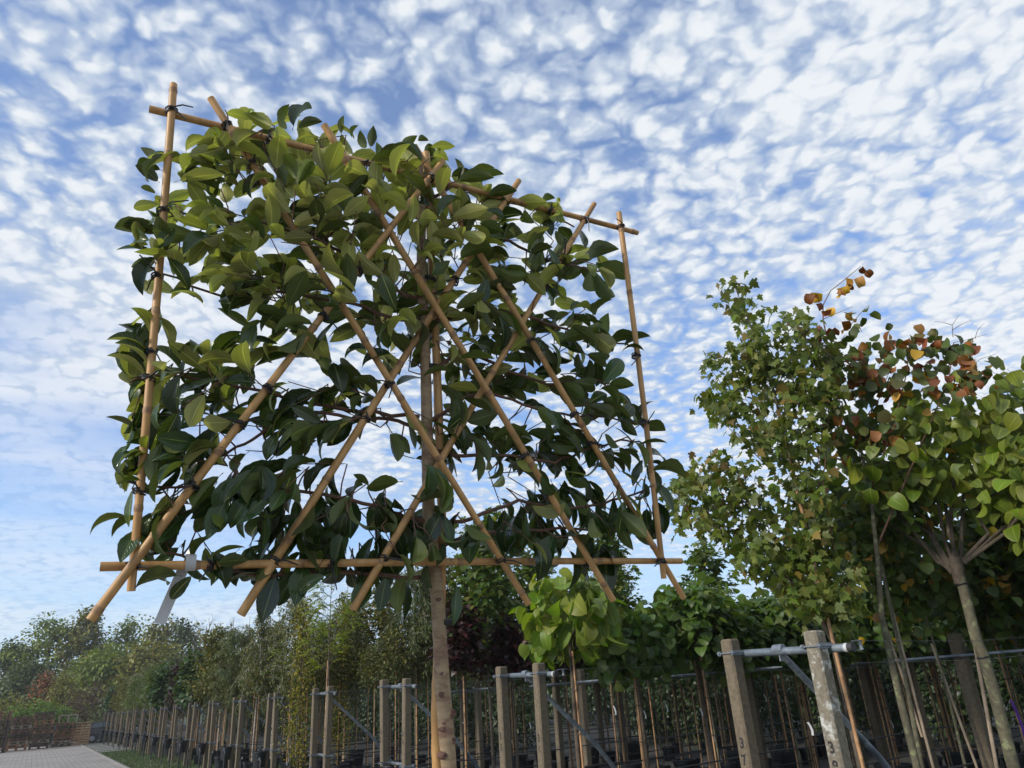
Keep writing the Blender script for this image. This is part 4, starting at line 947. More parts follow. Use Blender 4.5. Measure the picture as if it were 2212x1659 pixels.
# ------------------------------------------------------------------ large trees at the right, drawn out on upright planes through their stems
def zr(x, y): return (1417 + .3646 * x, 553 + .3646 * y)
def zs(x, y): return (1417 + .3594 * x, 950.4 + .3594 * y)
class Plane:
    def __init__(s, base): s.b = np.asarray(base, float); s.n = nrm(np.array([-s.b[0], -s.b[1], 0.0])); s.r = np.cross([0, 0, 1.0], s.n)
    def __call__(s, px, py, off=0.0): return at_plane(px, py, s.b + s.n * off, s.n)
def fill(plane, poly, gaps, n, depth, cluster=1, sig=.05, thin=None):
    poly = np.array(poly); lo, hi = poly.min(0), poly.max(0); out = []
    while len(out) < n:
        x, y = rng.uniform(lo[0], hi[0]), rng.uniform(lo[1], hi[1])
        if not inside(poly, x, y)[0] or any(inside(g, x, y)[0] for g in gaps): continue
        if thin is not None and rng.random() < thin(x, y): continue
        c = plane(x, y, rng.normal(0, depth))
        for _ in range(cluster): out.append(c + rng.normal(size=3) * sig)
    return np.array(out[:n])
def free_leaves(t, name, m, P, L, temps, droop=.7, upn=.8, mi=None, face=.25, W=(.85, 1.15)):
    o = np.array(t.location); n = len(P); a = rng.uniform(0, 2 * math.pi, n)
    D = np.stack([np.cos(a), np.sin(a), np.zeros(n)], 1) + np.array([0, 0, -droop]) + rng.normal(size=(n, 3)) * .3
    c = nrm(np.array([-o[0], -o[1], 0])); N = np.array([0, 0, upn]) + c * face + rng.normal(size=(n, 3)) * .45
    return leaves(name, m, P - o, D, N, rng.uniform(L[0], L[1], n), rng.uniform(W[0], W[1], n), temps, t, mi)
def limb(t, name, pts, r0, r1, m, sides=8, ms=0):
    o = np.array(t.location); F = []
    for i in range(len(pts) - 1):
        for q in range(3): F.append(pts[i] * (1 - q / 3) + pts[i + 1] * q / 3)
    F.append(pts[-1]); b = MB(); b.tube([p - o for p in F], list(np.linspace(r0, r1, len(F))), sides); return b.build(name, m, t)

# --- red maple with upswept limbs behind post 38
mb_ = at_plane(1800, 1385, rowpt(.41, 0), E_ROW); mpl = Plane((mb_[0], mb_[1], 0))
mt = thing('maple_tree', 'tall thin-crowned maple with upswept limbs and small lobed leaves, rising behind post 3 8', 'tree', (mb_[0], mb_[1], 0))
st = [np.array([mb_[0], mb_[1], .1]), mpl(1800, 1385), mpl(1771, 1328), mpl(1764, 1256), mpl(1751, 1173), mpl(1726, 1076), mpl(1698, 958), mpl(1672, 845), mpl(1643, 754), mpl(1621, 700), mpl(1585, 615)]
limb(mt, 'trunk', st, .030, .004, M_TRUNKB, 10)
for pts, r in (([(1771, 1325), (1762, 1310), (1683, 1231), (1633, 1130), (1593, 1022), (1560, 1000)], .011), ([(1700, 965), (1650, 910), (1621, 845), (1570, 845), (1530, 790)], .008), ([(1700, 950), (1694, 881), (1709, 772), (1698, 677)], .008), ([(1740, 1130), (1782, 1010), (1790, 900), (1782, 735)], .009), ([(1760, 1290), (1690, 1200), (1600, 1160), (1500, 1120), (1450, 1060)], .009), ([(1768, 1320), (1800, 1200), (1790, 1100), (1760, 950)], .009), ([(1771, 1328), (1810, 1300), (1840, 1250)], .008), ([(1725, 1090), (1660, 1010), (1610, 960), (1540, 890)], .007), ([(1672, 845), (1620, 800), (1590, 770)], .005), ([(1790, 1345), (1720, 1310), (1640, 1240)], .007), ([(1683, 1231), (1660, 1140), (1640, 1060)], .006)):
    limb(mt, 'limb', [mpl(x, y, rng.normal(0, .10) * (i > 0)) for i, (x, y) in enumerate(pts)], r, r * .3, M_TWIG, 7)
OUTM = [zr(430, 140), zr(520, 150), zr(545, 220), zr(540, 310), zr(600, 310), zr(615, 380), zr(600, 440), zr(660, 480), zr(700, 540), zr(710, 350), zr(760, 310), zr(830, 340), zr(900, 380), zr(910, 440), zr(1000, 490), zr(1060, 520), zr(1110, 560), zr(1130, 700), zr(1080, 820), zr(1050, 1000), zr(1000, 1200), zr(1000, 1400), (1800, 1158), (1830, 1202), (1855, 1274), (1827, 1350), (1802, 1350), (1726, 1340), (1690, 1274), (1618, 1223), (1561, 1180), (1518, 1152), (1467, 1144), (1446, 1101), (1436, 1069), (1442, 1044), (1482, 1029), (1496, 990), (1521, 983), (1575, 990), (1605, 1022), (1625, 1012), (1610, 1001), (1607, 961), (1585, 954), (1581, 936), (1599, 910), (1552, 903), (1534, 870), (1515, 841), (1523, 819), (1517, 772), (1537, 757), (1563, 779), (1577, 797), (1574, 761), (1577, 732), (1607, 732), (1607, 721), (1577, 710), (1570, 666), (1559, 651), (1557, 626)]
GM = [[(1625, 1015), (1680, 985), (1692, 1005), (1682, 1060), (1650, 1075), (1632, 1040)], [(1735, 1095), (1762, 1118), (1765, 1145), (1745, 1140)], [(1600, 826), (1625, 825), (1632, 855), (1604, 858)], [(1640, 860), (1660, 880), (1668, 905), (1650, 895)], [(1700, 1110), (1722, 1100), (1735, 1150), (1712, 1160)], [(1560, 1110), (1600, 1120), (1590, 1150), (1565, 1140)], [(1650, 1110), (1668, 1110), (1680, 1170), (1660, 1180)], [(1600, 1050), (1625, 1060), (1632, 1090), (1610, 1085)], [(1700, 900), (1715, 905), (1710, 935), (1700, 925)], [(1745, 1010), (1765, 1000), (1770, 1040), (1750, 1045)]]
P = fill(mpl, OUTM, GM, 3500, .25, 9, .065)
free_leaves(mt, 'crown', M_MAPL, P, (.072, .112), L_MAPLE, .9, .6)
b = MB(); o0 = np.array(mt.location); a, c = mpl(1815, 1450, .04), mpl(1696, 952, .05); d = (c - a)
pts, rr = [], []
for f in np.linspace(-.5, 1, 26):
    for e, k in ((-.004, 1), (0, 1.16), (.004, 1)): pts.append(a + d * (f + e) - o0); rr.append(.015 * k)
b.tube(pts, rr, 8)
for px, py in ((1724, 1062), (1757, 1195), (1783, 1316)):
    q = mpl(px, py, .03) - o0; b.tube([q + mpl.r * .03 * math.cos(g) + mpl.n * .03 * math.sin(g) for g in np.linspace(0, 6.3, 13)], .005, 5, False, 1)
b.build('stake', [M_OLDCANE, M_TIE], mt); pot_mesh(mt, .24, .4)

# --- lime tree with rusty autumn leaves, behind the maple
lb_ = at_plane(1930, 1450, rowpt(.3, 0), E_ROW); lb_[2] = 0; lpl = Plane(lb_)
lt = thing('lime_tree', 'lime tree turning rusty and yellow at its top, thin bare twigs above, behind the maple', 'tree', lb_)
limb(lt, 'trunk', [lb_ + np.array([0, 0, .1]), lpl(1930, 1450), lpl(1905, 1330), lpl(1895, 1200), lpl(1880, 1060), lpl(1850, 930), lpl(1810, 830)], .032, .008, M_TRUNKG, 10)
for pts, r in (([zr(1010, 470), zr(990, 380), zr(990, 290), zr(1035, 205), zr(1100, 155), zr(1160, 105), zr(1215, 60)], .007), ([zr(990, 375), zr(1070, 340), zr(1165, 300)], .004), ([zr(1100, 445), zr(1160, 400), zr(1220, 330), zr(1260, 290)], .004), ([zr(990, 320), zr(965, 260), zr(945, 215)], .003), ([(1880, 1060), (1930, 920), (1960, 800), (1965, 730)], .009), ([(1895, 1180), (1990, 960), (2050, 820), (2060, 740)], .010), ([zr(1760, 480), zr(1755, 410), zr(1795, 350)], .0035), ([zr(1755, 410), zr(1700, 392), zr(1650, 388)], .003), ([zr(1755, 440), zr(1810, 405), zr(1868, 380)], .003), ([zr(1890, 490), zr(1905, 440), zr(1942, 400)], .003), ([(2060, 740), (2085, 735), (2132, 722)], .003), ([(2080, 800), (2120, 775), (2150, 765)], .003), ([(1850, 930), (1900, 860), (1925, 790)], .006), ([(1810, 830), (1795, 770), (1785, 725)], .006)):
    limb(lt, 'limb', [lpl(x, y, rng.normal(0, .04)) for x, y in pts], r, r * .4, M_TWIG, 6)
OUTL = [(1770, 740), (1850, 750), (1868, 735), (1905, 762), (1925, 735), (1960, 718), (2000, 722), (2033, 728), (2059, 730), (2112, 738), (2108, 775), (2135, 800), (2100, 850), (1990, 850), (1960, 890), (1930, 960), (1870, 980), (1790, 960)]
GL = [[(1940, 790), (1975, 770), (1980, 830), (1950, 850), (1935, 830)], [(2020, 770), (2050, 790), (2030, 830), (2005, 820)], [(1880, 760), (1905, 775), (1895, 800), (1880, 790)]]
P = fill(lpl, OUTL, GL, 430, .25, 3, .06)
free_leaves(lt, 'crown', [M_LINDA, M_RUST], P, (.085, .135), L_ROUND + L_CURL[:1], .9, .5, (rng.random(len(P)) < .10).astype(int), .5)
hot = [zr(x, y) for x, y in ((930, 215), (955, 210), (915, 235), (1060, 190), (1062, 225), (1120, 120), (1135, 155), (1125, 175), (1188, 125), (945, 280), (970, 325), (1020, 305), (1170, 318), (1225, 50), (1235, 85), (1060, 410), (1090, 380), (1040, 425), (1230, 690), (1220, 720), (1265, 720), (1160, 640), (1200, 660), (1350, 650), (1370, 630), (1500, 480), (1520, 470), (1620, 480), (1640, 500), (1690, 490), (1880, 620), (1830, 640), (1760, 570), (2000, 597), (1910, 670), (1880, 690), (1445, 770), (1525, 640), (1830, 740), (1890, 505), (1540, 570), (1560, 680), (930, 430), (960, 450), (1000, 460), (1995, 740))]
P = np.array([lpl(x, y, rng.normal(.1, .05)) for x, y in hot]); o = free_leaves(lt, 'autumn_leaves', M_RUST, P, (.09, .14), L_CURL, 1.1, .1, None, .9); o['label'] = 'curled rust-red and yellow leaves'
grn = [zr(x, y) for x, y in ((1130, 345), (1220, 355), (1265, 305), (1200, 390), (1185, 425), (1210, 390), (1250, 345), (1140, 440), (1130, 460), (1290, 470), (1280, 500), (1330, 500))]
P = np.array([lpl(x, y, rng.normal(.1, .05)) for x, y in grn]); free_leaves(lt, 'leaves', M_LINDA, P, (.09, .13), L_ROUND, .8, .4, None, .6)
pot_mesh(lt, .25, .4)

# --- umbrella catalpa at the right edge
cb_ = at_plane(2193, 1668, rowpt(-.05, 0), E_ROW); cpl = Plane((cb_[0], cb_[1], 0))
ct = thing('catalpa_tree', 'broad umbrella-headed catalpa with large yellow-edged leaves on a mossy trunk, by the thin tube', 'tree', (cb_[0], cb_[1], 0))
tk = [np.array([cb_[0], cb_[1], .1])] + [cpl(x, y) for x, y in ((2190, 1660), (2153, 1516), (2126, 1423), (2109, 1381), (2100, 1346), (2082, 1274), (2068, 1227))]
limb(ct, 'trunk', tk, .050, .043, M_TRUNKG, 12)
b = MB(); o0 = np.array(ct.location)
for e in ((-.01, 1.12), (.01, 1.12)): pass
b.tube([cpl(2073, 1262) - o0, cpl(2068, 1228) - o0, cpl(2063, 1205) - o0, cpl(2062, 1195) - o0], [.043, .058, .055, .02], 12); b.build('graft_knuckle', M_TRUNKB, ct)
for pts in ([zs(1780, 780), zs(1690, 730), zs(1540, 540), zs(1340, 340), zs(1250, 250)], [zs(1770, 750), zs(1700, 640), zs(1560, 380), zs(1480, 200)], [zs(1790, 740), zs(1740, 620), zs(1700, 400), zs(1690, 250)], [zs(1800, 730), zs(1770, 500), zs(1790, 250), zs(1780, 60)], [zs(1830, 740), zs(1840, 500), zs(1850, 300), zs(1900, 100)], [zs(1850, 740), zs(2000, 600), zs(2180, 450)], [zs(1840, 730), zs(2000, 560), zs(1900, 420), zs(2070, 300)], [zs(1780, 800), zs(1650, 660), zs(1420, 520), zs(1330, 480)], [zs(1850, 740), zs(2100, 560), zs(2300, 300)], [zs(1760, 770), zs(1640, 560), zs(1420, 420), zs(1300, 330)], [zs(1820, 730), zs(1760, 560), zs(1730, 300), zs(1640, 60)]):
    limb(ct, 'limb', [cpl(x, y, rng.normal(0, .12) * (i > 0)) for i, (x, y) in enumerate(pts)], .020, .008, M_TRUNKB, 8)
OUTC = [zr(1480, 850), zr(1500, 790), zr(1570, 770), zr(1680, 760), zr(1790, 780), zr(1850, 800), zr(1990, 770), zr(2060, 760), zr(2120, 690), zr(2180, 620), (2330, 740), (2400, 1200), (2212, 1150), zs(2140, 480), zs(2000, 400), zs(1900, 300), zs(1830, 270), zs(1690, 330), zs(1640, 320), zs(1560, 290), zs(1420, 210), zs(1330, 330), zs(1270, 300), zs(1200, 240), zs(1150, 210), (1805, 1030), (1787, 990), (1785, 954), zr(1060, 1000), zr(1150, 970), zr(1250, 1010), zr(1350, 1020), zr(1380, 950), zr(1400, 890)]
P = fill(cpl, OUTC, [], 1050, .38, 3, .10)
free_leaves(ct, 'crown', M_CATY, P, (.11, .185), L_HEART, .95, .7, None, .35)
b = MB(); o0 = np.array(ct.location)
for px, py in ((2078, 1262), (2125, 1420)):
    q = cpl(px, py) - o0; b2 = MB(); b2.tube([q + cpl.r * .052 * math.cos(g) + cpl.n * .052 * math.sin(g) + np.array([0, 0, .004 * math.sin(2 * g)]) for g in np.linspace(0, 6.3, 17)], .006, 6, False); b2.build('tie', M_TIE, ct)
a, c = cpl(2150, 1640, -.04) - o0, cpl(2116, 1450, -.06) - o0; b.tube([a + (a - c) * 1.6, a, c, c + (c - a) * .5], .016, 8); b.build('stake', M_GREYCANE, ct); pot_mesh(ct, .27, .42)
sb_ = rowpt(.45, 4.4); spl = Plane(sb_); st_ = thing('lime_tree', 'spreading lime tree in the shade behind the umbrella-headed catalpa', 'tree', sb_)
top = spl(2080, 1150); limb(st_, 'trunk', [sb_ + np.array([0, 0, .1]), sb_ * .3 + top * .7, top], .035, .012, M_TRUNKG, 10)
for x, y in ((1880, 1040), (1960, 1080), (2150, 1060), (2200, 1180), (1870, 1280), (2000, 1240), (2180, 1330)): limb(st_, 'limb', [sb_ * .3 + top * .7, spl((x + 2080) / 2, (y + 1300) / 2, .1), spl(x, y)], .012, .004, M_TWIG, 6)
P = fill(spl, [(1815, 960), (1900, 980), (2030, 1000), (2240, 1000), (2240, 1370), (2120, 1385), (1990, 1360), (1860, 1370), (1830, 1250)], [[(1930, 1100), (1960, 1090), (1970, 1120), (1940, 1130)], [(2110, 1190), (2140, 1180), (2150, 1210), (2120, 1215)]], 1000, .4, 4, .11)
free_leaves(st_, 'crown', M_LIND, P, (.09, .14), L_ROUND + L_CURL[:1], .9, .5, None, .3); pot_mesh(st_)
# small extra stems between post 38 and the right edge
for i, (px, py0, px1, py1, r, m) in enumerate(((1900, 1200, 1990, 1650, .026, M_TRUNKG), (2000, 1330, 2085, 1655, .018, M_TRUNKG), (1885, 1240, 1935, 1490, .02, M_TRUNKB))):
    bb = at_plane(px1, py1, rowpt(.6 + .3 * i, 0), E_ROW); pl = Plane((bb[0], bb[1], 0))
    t = thing('lime_tree', ['lime tree with mossy trunk and pale cane beside the lichen-spotted post', 'lime tree with dark trunk between lichen-spotted post and mossy catalpa', 'lime tree with thin dark trunk under the maple crown'][i], 'tree', (bb[0], bb[1], 0), 0, 'trees in the nursery rows')
    top = pl(px, py0); limb(t, 'trunk', [np.array([bb[0], bb[1], .1]), pl(px1, py1), pl((px + px1) / 2 + 4, (py0 + py1) / 2), top, top + np.array([-.05, 0, .5])], r, r * .5, m, 10)
    o0 = np.array(t.location); q0 = pl(px1 + 24, py1) - o0; q1 = pl(px + 12, py0 + 60) - o0; b = MB(); b.tube([q0 + (q0 - q1) * .5, q0, q1], .013, 8); b.build('stake', M_GREYCANE, t); pot_mesh(t)
    cc = (top - o0) + np.array([0, 0, .25]); lb = [[cc, cc + np.array([math.cos(g) * .3, math.sin(g) * .3, .2]), cc + np.array([math.cos(g) * .65, math.sin(g) * .65, .45 + .4 * math.sin(5 * g)])] for g in np.arange(0, 6.2, .55)]
    crown_on(t, lb, 620, .0, .17, (.09, .135), L_ROUND, M_LIND, .8)

# ------------------------------------------------------------------ dark evergreens added as backing, so no light shows under the crowns
def shrub(name, label, loc, w, h, m, n, L, temps, z0=.0, grp=None, ds=.4):
    t = thing(name, label, 'shrub' if h < 5 else 'tree', loc, 0, grp)
    b = MB(); lb = []
    for i in range(9):
        a = i * 2.4; pts = [np.array([0, 0, z0])]; e = np.array([math.cos(a) * w * .38, math.sin(a) * w * .38, h * rng.uniform(.6, .95)])
        for f in (.35, .7, 1): pts.append(e * f * np.array([f, f, 1]) + np.array([0, 0, z0 * (1 - f)])); 
        lb.append(pts); b.tube(pts, list(np.linspace(.02 + h * .006, .006, 4)), 5)
    b.build('stems', M_TRUNKB, t)
    v = rdir(n); r = rng.uniform(.25, 1, n)[:, None] ** .45; lump = 1 + .16 * np.sin(v[:, 0:1] * 7 + loc[0]) * np.cos(v[:, 2:3] * 6 + loc[1])
    P = v * r * lump * np.array([w / 2, w / 2, h / 2]) + np.array([0, 0, h / 2 + z0])
    P = P[P[:, 2] > .05]; n = len(P); D = P - np.array([0, 0, h * .45]); D /= np.linalg.norm(D, axis=1, keepdims=True); N = D * .6 + np.array([0, 0, .8]) + rng.normal(size=(n, 3)) * .4
    leaves('crown', m, P, D + np.array([0, 0, -ds]) + rng.normal(size=(n, 3)) * .5, N, rng.uniform(L[0], L[1], n), np.ones(n), temps, t); return t
hd = shrub('evergreen_shrub', '', (0, 0, 0), 2.3, 3.1, M_DARKG, 2600, (.10, .17), L_OVAL); hd['label'] = 'tall dark evergreen shrub added as dark backing to the rows'
hd['group'] = 'evergreens added behind the rows'; hd.location = rowpt(-6, 15)
for i, s in enumerate(np.arange(-4.2, 19, 1.8)): dup(hd, rowpt(s, 13.5 + rng.uniform(-.4, .4)), rng.uniform(0, 6), hd['label'], hd['group'], rng.uniform(.85, 1.15))

for i, s in enumerate(np.arange(14, 72, 2.0)): dup(hd, rowpt(s, 8.5 + rng.uniform(-.5, .5) + (4 if s < 18 else 0)), rng.uniform(0, 6), hd['label'], hd['group'], rng.uniform(.9, 1.25))
for i, s in enumerate(np.arange(2, 76, 2.7)): dup(hd, rowpt(s, 18.5 + rng.uniform(-.5, .5)), rng.uniform(0, 6), hd['label'], hd['group'], rng.uniform(1.3, 1.6))

# ------------------------------------------------------------------ pallets, crate, metal pole, car
M_PAL = [surf('pallet_dark', (.095, .065, .048), (.05, .037, .03), 9, .9), surf('pallet_brown', (.21, .115, .068), (.12, .07, .045), 9, .9), surf('pallet_orange', (.33, .165, .075), (.22, .11, .055), 9, .85), surf('pallet_grey', (.30, .26, .21), (.2, .17, .14), 9, .9), surf('crate_wood', (.48, .31, .18), (.34, .21, .12), 9, .85)]
PH = .196
def pallet_mesh(m):
    b = MB(); Wd, Dp = 1.2, .8
    for z in (.014, .170):
        for i in range(3 if z < .05 else 5): b.box((0, -Dp / 2 + (.05 if z < .05 else .06) + i * ((Dp - .1) / 2 if z < .05 else (Dp - .12) / 4), z), (Wd, .10 if z < .05 else .12, .028))
    for x in (-.52, 0, .52):
        b.box((x, 0, .142), (.10, Dp, .026))
        for y in (-.345, 0, .345): b.box((x, y, .0785), (.15, .10, .099))
    return b
pal_me = []
for m in M_PAL[:4]:
    o = pallet_mesh(m).build('pallet', m, None, smooth=False); pal_me.append(o.data); bpy.data.objects.remove(o)
def pallet(kind, loc, rz, label, grp):
    o = bpy.data.objects.new('pallet', pal_me[kind]); C.objects.link(o); o.location = [float(q) for q in loc]; o.rotation_euler = (0, 0, rz); return tag(o, label, 'pallet', grp)
STACKS = [('first stack from the kerbless end of the paving', 35, [1, 2, 3, 1, 0, 0, 1, 3, 1, 0, 1]), ('tallest stack, with the bright orange pallet halfway', 83, [0, 0, 3, 0, 0, 2, 0, 1, 2, 1, 0, 0]), ('third stack, beside the pale slatted crate', 133, [0, 3, 1, 1, 2, 1, 0, 1])]
VW = lambda p: math.atan2(p[1], p[0]) - math.pi / 2
nm_of = lambda i, n: 'bottom' if i == 0 else ('topmost' if i == n - 1 else ordn(i + 1))
sk_name = ['stack nearest the picture edge', 'tallest stack', 'stack beside the slatted crate']
for (nm, px, kinds), base_y, sk in zip(STACKS, (1621, 1617, 1612), sk_name):
    p = at_height(px, base_y, 0); p = p * .985; p[2] = 0; z = 0
    for i, kd in enumerate(kinds):
        pallet(kd, p + np.array([rng.normal(0, .03), rng.normal(0, .03), z]) + np.array([(.10 if i > 4 else 0), 0, 0]), VW(p) + rng.normal(0, .025), f'{["dark", "brown", "bright orange", "grey"][kd]} wooden pallet, {nm_of(i, len(kinds))} from the ground in the {sk}', 'stacked wooden pallets'); z += PH
for r_, (kf, turn) in enumerate(((1.02, 0), (1.045, math.pi / 2))):  # rear pallet rows added so the gaps of the front stacks stay dark
    for i, (px, n) in enumerate(((35, 11), (83, 12), (133, 8), (-14, 12))):
        p = at_height(px, 1618 - px * .045, 0) * kf; p[2] = 0
        for j in range(n): pallet((0, 0, 0, 1)[(i + j * 3) % 4], p + np.array([rng.normal(0, .03), rng.normal(0, .03), j * PH]), VW(p) + turn + rng.normal(0, .03), f'added dark wooden pallet, {nm_of(j, n)} in the {ordn(i + 1)} stack of the {["second", "rearmost"][r_]} row', 'pallets added behind to darken the gaps')
p4 = at_height(170, 1609, 0); p4[2] = 0; a4 = VW(p4)
def slatted_crate(name, label, loc, rz, w, h, d, m, rows, cat='crate'):
    t = thing(name, label, cat, loc, rz); b = MB()
    for x in (-w / 2, 0, w / 2):
        for y in (-d / 2, d / 2): b = MB(); b.box((x, y, h / 2), (.09, .06, h)); b.build('upright', m, t, smooth=False)
    for y in (-d / 2 - .045, d / 2 + .045):
        b = MB()
        for i, (z, th) in enumerate(rows): b.box((0, y, z), (w + .06, .025, th), None)
        b.build('slats', m, t, smooth=False)
    for x in (-w / 2 - .058, w / 2 + .058):
        b = MB()
        for z, th in rows: b.box((x, 0, z), (.025, d, th))
        b.build('side_slats', m, t, smooth=False)
    return t
slatted_crate('slatted_crate', 'pale wooden slatted crate standing between the last pallet stack and the dark car', p4, a4, 1.10, 1.5, .9, M_PAL[4], [(.08, .1), (.25, .11), (.42, .13), (.58, .13), (.75, .12), (.93, .14), (1.12, .09), (1.30, .06), (1.47, .06)])
p3 = at_height(135, 1612, 0) * .985; p3[2] = PH * 8
slatted_crate('upturned_crate', 'weathered grey-brown crate set on top of the pallet stack beside the pale crate', p3 + np.array([.1, 0, .005]), VW(p3) - .04, 1.1, .50, .8, M_PAL[3], [(.47, .07)])
p5 = at_height(-14, 1626, 0) * .97; p5[2] = 0; z = 0
for i in range(13):
    pallet(1 if i > 9 else 0, p5 + np.array([0, 0, z]), VW(p5) + .1, f'wooden pallet, {nm_of(i, 13)} in the stack cut by the picture edge', 'stacked wooden pallets'); z += PH
pp_ = at_height(108, 1614, 0) * .97; pp_[2] = 0
b = MB(); q = np.array([.12, 0, 1.3]); b.tube([pp_, pp_ + q * .97, pp_ + q, pp_ + q + np.array([-.12, 0, .02])], .045, 10); tag(b.build('metal_pole', M_STEEL), 'pale metal tube leaning between two pallet stacks', 'pole')
def make_car(loc, rz):
    t = thing('parked_car', 'small dark hatchback parked beyond the paving, half hidden by the far posts', 'car', loc, rz)
    M_PAINT = surf('dark_car_paint', (.012, .014, .018), (.016, .018, .022), 2, .25); m_g, tg_, pg_, _ = mat('car_glass'); pg_.inputs['Base Color'].default_value = (.05, .07, .08, 1); pg_.inputs['Roughness'].default_value = .06
    prof = [(-1.70, .28), (-1.74, .55), (-1.70, .86), (-1.58, 1.02), (-1.40, 1.34), (-1.20, 1.43), (-.5, 1.48), (.15, 1.44), (.75, 1.10), (1.15, .98), (1.62, .88), (1.76, .66), (1.75, .32), (1.4, .22), (-1.4, .22)]
    b = MB(); V = []
    for y, k, zz in ((-.80, .94, 0), (-.78, 1.0, 0), (.78, 1.0, 0), (.80, .94, 0)):
        for x, z in prof:
            tuck = .16 * max(0, (z - .9) / .58) * (1 if y > 0 else -1); V.append((x * (k if abs(k - 1) > .01 else 1), y - tuck, .22 + (z - .22) * (1 if k == 1 else .985)))
    n = len(prof); F = [(r * n + i, r * n + (i + 1) % n, (r + 1) * n + (i + 1) % n, (r + 1) * n + i) for r in range(3) for i in range(n)] + [tuple(range(n - 1, -1, -1)), tuple(range(3 * n, 4 * n))]
    b.add(V, F); b.build('body', M_PAINT, t)
    for sy in (-1, 1):
        for nm, pl in (('rear_window', [(-1.28, 1.04), (-1.12, 1.32), (-.55, 1.39), (-.50, 1.02)]), ('front_window', [(-.44, 1.02), (-.48, 1.39), (.10, 1.36), (.62, 1.04)])):
            b = MB(); V = []
            for dy in (0, .012): V += [(x, sy * (.806 - .16 * max(0, (z - .9) / .58) + dy - .004), z) for x, z in pl]
            b.add(V, [(0, 1, 2, 3), (7, 6, 5, 4), (0, 4, 5, 1), (1, 5, 6, 2), (2, 6, 7, 3), (3, 7, 4, 0)]); b.build(nm, m_g, t, smooth=False)
        b = MB(); b.box((-1.66, sy * .70, .88), (.10, .16, .24)); b.build('tail_light', surf('tail_red', (.35, .02, .02), (.30, .02, .02), 3, .3), t, smooth=False)
        for x in (-1.12, 1.15):
            wl = bpy.data.objects.new('wheel', None); C.objects.link(wl); wl.parent = t; wl.location = (x, sy * .76, .29)
            A = np.array([[1, 0, 0], [0, 0, sy * 1.0], [0, 1, 0]]); A = np.array([[1, 0, 0], [0, 0, 1.0], [0, sy * 1.0, 0]])
            b = MB(); b.lathe([(.18, -.09), (.27, -.09), (.29, -.06), (.29, .06), (.27, .09), (.19, .095)], ax=A); b.build('tyre', M_POT, wl)
            b = MB(); b.lathe([(.19, .07), (.19, .09), (.16, .075), (.05, .085), (0, .09)], ax=A)
            for g in range(6): b.box((math.cos(g * 1.047) * .11, sy * .092, math.sin(g * 1.047) * .11), (.13, .02, .035), np.array([[math.cos(g * 1.047), 0, math.sin(g * 1.047)], [0, 1, 0], [-math.sin(g * 1.047), 0, math.cos(g * 1.047)]]))
            b.build('rim', M_TAGW, wl, smooth=False)
    b = MB(); b.box((-1.755, 0, .42), (.04, 1.5, .16)); b.build('bumper', M_CAP, t, smooth=False)
    return t
cp = at_height(203, 1603.5, 0); cp[2] = 0
a_ = VW(cp); make_car(cp + np.array([math.cos(a_), math.sin(a_), 0]) * .95 + np.array([-math.sin(a_), math.cos(a_), 0]) * .8, a_)

# ------------------------------------------------------------------ big trees and shrubs beyond the yard
def far_at(px, dist):
    dist = dist * 1.22; r = ray(px, 1500); r = np.array([r[0], r[1], 0]); return EYE * np.array([1, 1, 0]) + r / np.linalg.norm(r) * dist
def top_z(px, py, dist):
    dist = dist * 1.22; r = ray(px, py); return CAMH + r[2] * dist / math.hypot(r[0], r[1])
def bigtree(label, px, top, wpx, dist, m, n, L=(.28, .45), temps=L_OVAL, z0f=.18, name='broadleaf_tree', lumps=9, bark=M_TRUNKB, bare=False, conic=0.0):
    loc = far_at(px, dist); h = top_z(px, top, dist); w = wpx / FPX * dist * 1.3
    t = thing(name, label, 'tree', loc, rng.uniform(0, 6), 'trees beyond the yard'); b = MB(); lb = []
    b.tube([(0, 0, 0), (.1, 0, h * .35), (-.05, .1, h * .7), (0, 0, h * .93)], [.05 + h * .022, h * .018, h * .010, .03], 8)
    for i in range(26):
        f = z0f + (0.98 - z0f) * (i + .5) / 26; a = i * 2.4; rr = w / 2 * (math.sin(math.pi * min(1, (f - z0f) / (1 - z0f) * .8 + .18)) ** .7) * (1 - conic * f) * rng.uniform(.7, 1.1)
        pts = [np.array([0, 0, h * max(.1, f - .16)])]; e = np.array([math.cos(a) * rr, math.sin(a) * rr, h * f])
        for q in (.4, .75, 1.0): pts.append(pts[0] * (1 - q) + e * q + rng.normal(size=3) * .12)
        lb.append(pts); b.tube(pts, list(np.linspace(h * .007, .012, 4)), 5)
        if bare:
            for _ in range(9):
                p, d = along(pts, rng.uniform(.4, 1)); v = nrm(nrm(d) + rng.normal(size=3) * .5 + np.array([0, 0, .5])); b.tube([p, p + v * .6 + rng.normal(size=3) * .08, p + v * 1.25 + rng.normal(size=3) * .15], [.02, .014, .008], 4, False)
    b.build('trunk', bark, t)
    P, D, N = [], [], []
    for lp in lb:
        c, d = along(lp, .95); s_ = w * .13 + .25
        k = max(3, int(n / len(lb) * rng.uniform(.5, 1.5)))
        for _ in range(k):
            f = rng.random(); p, d = along(lp, .35 + .65 * f); v = rng.normal(size=3); v /= np.linalg.norm(v); p = p + v * s_ * rng.random() ** .5 * np.array([1, 1, .75])
            P.append(p); D.append(v + np.array([0, 0, -.3])); N.append(v * .6 + np.array([0, 0, .8]) + rng.normal(size=3) * .3)
    leaves('crown', m, P, D, N, rng.uniform(L[0], L[1], len(P)), np.ones(len(P)) * 1.3, temps, t); return t
M_FAR1 = leafmat('far_green_leaf', (.12, .175, .036), (.15, .20, .045), .35, .6, .2)
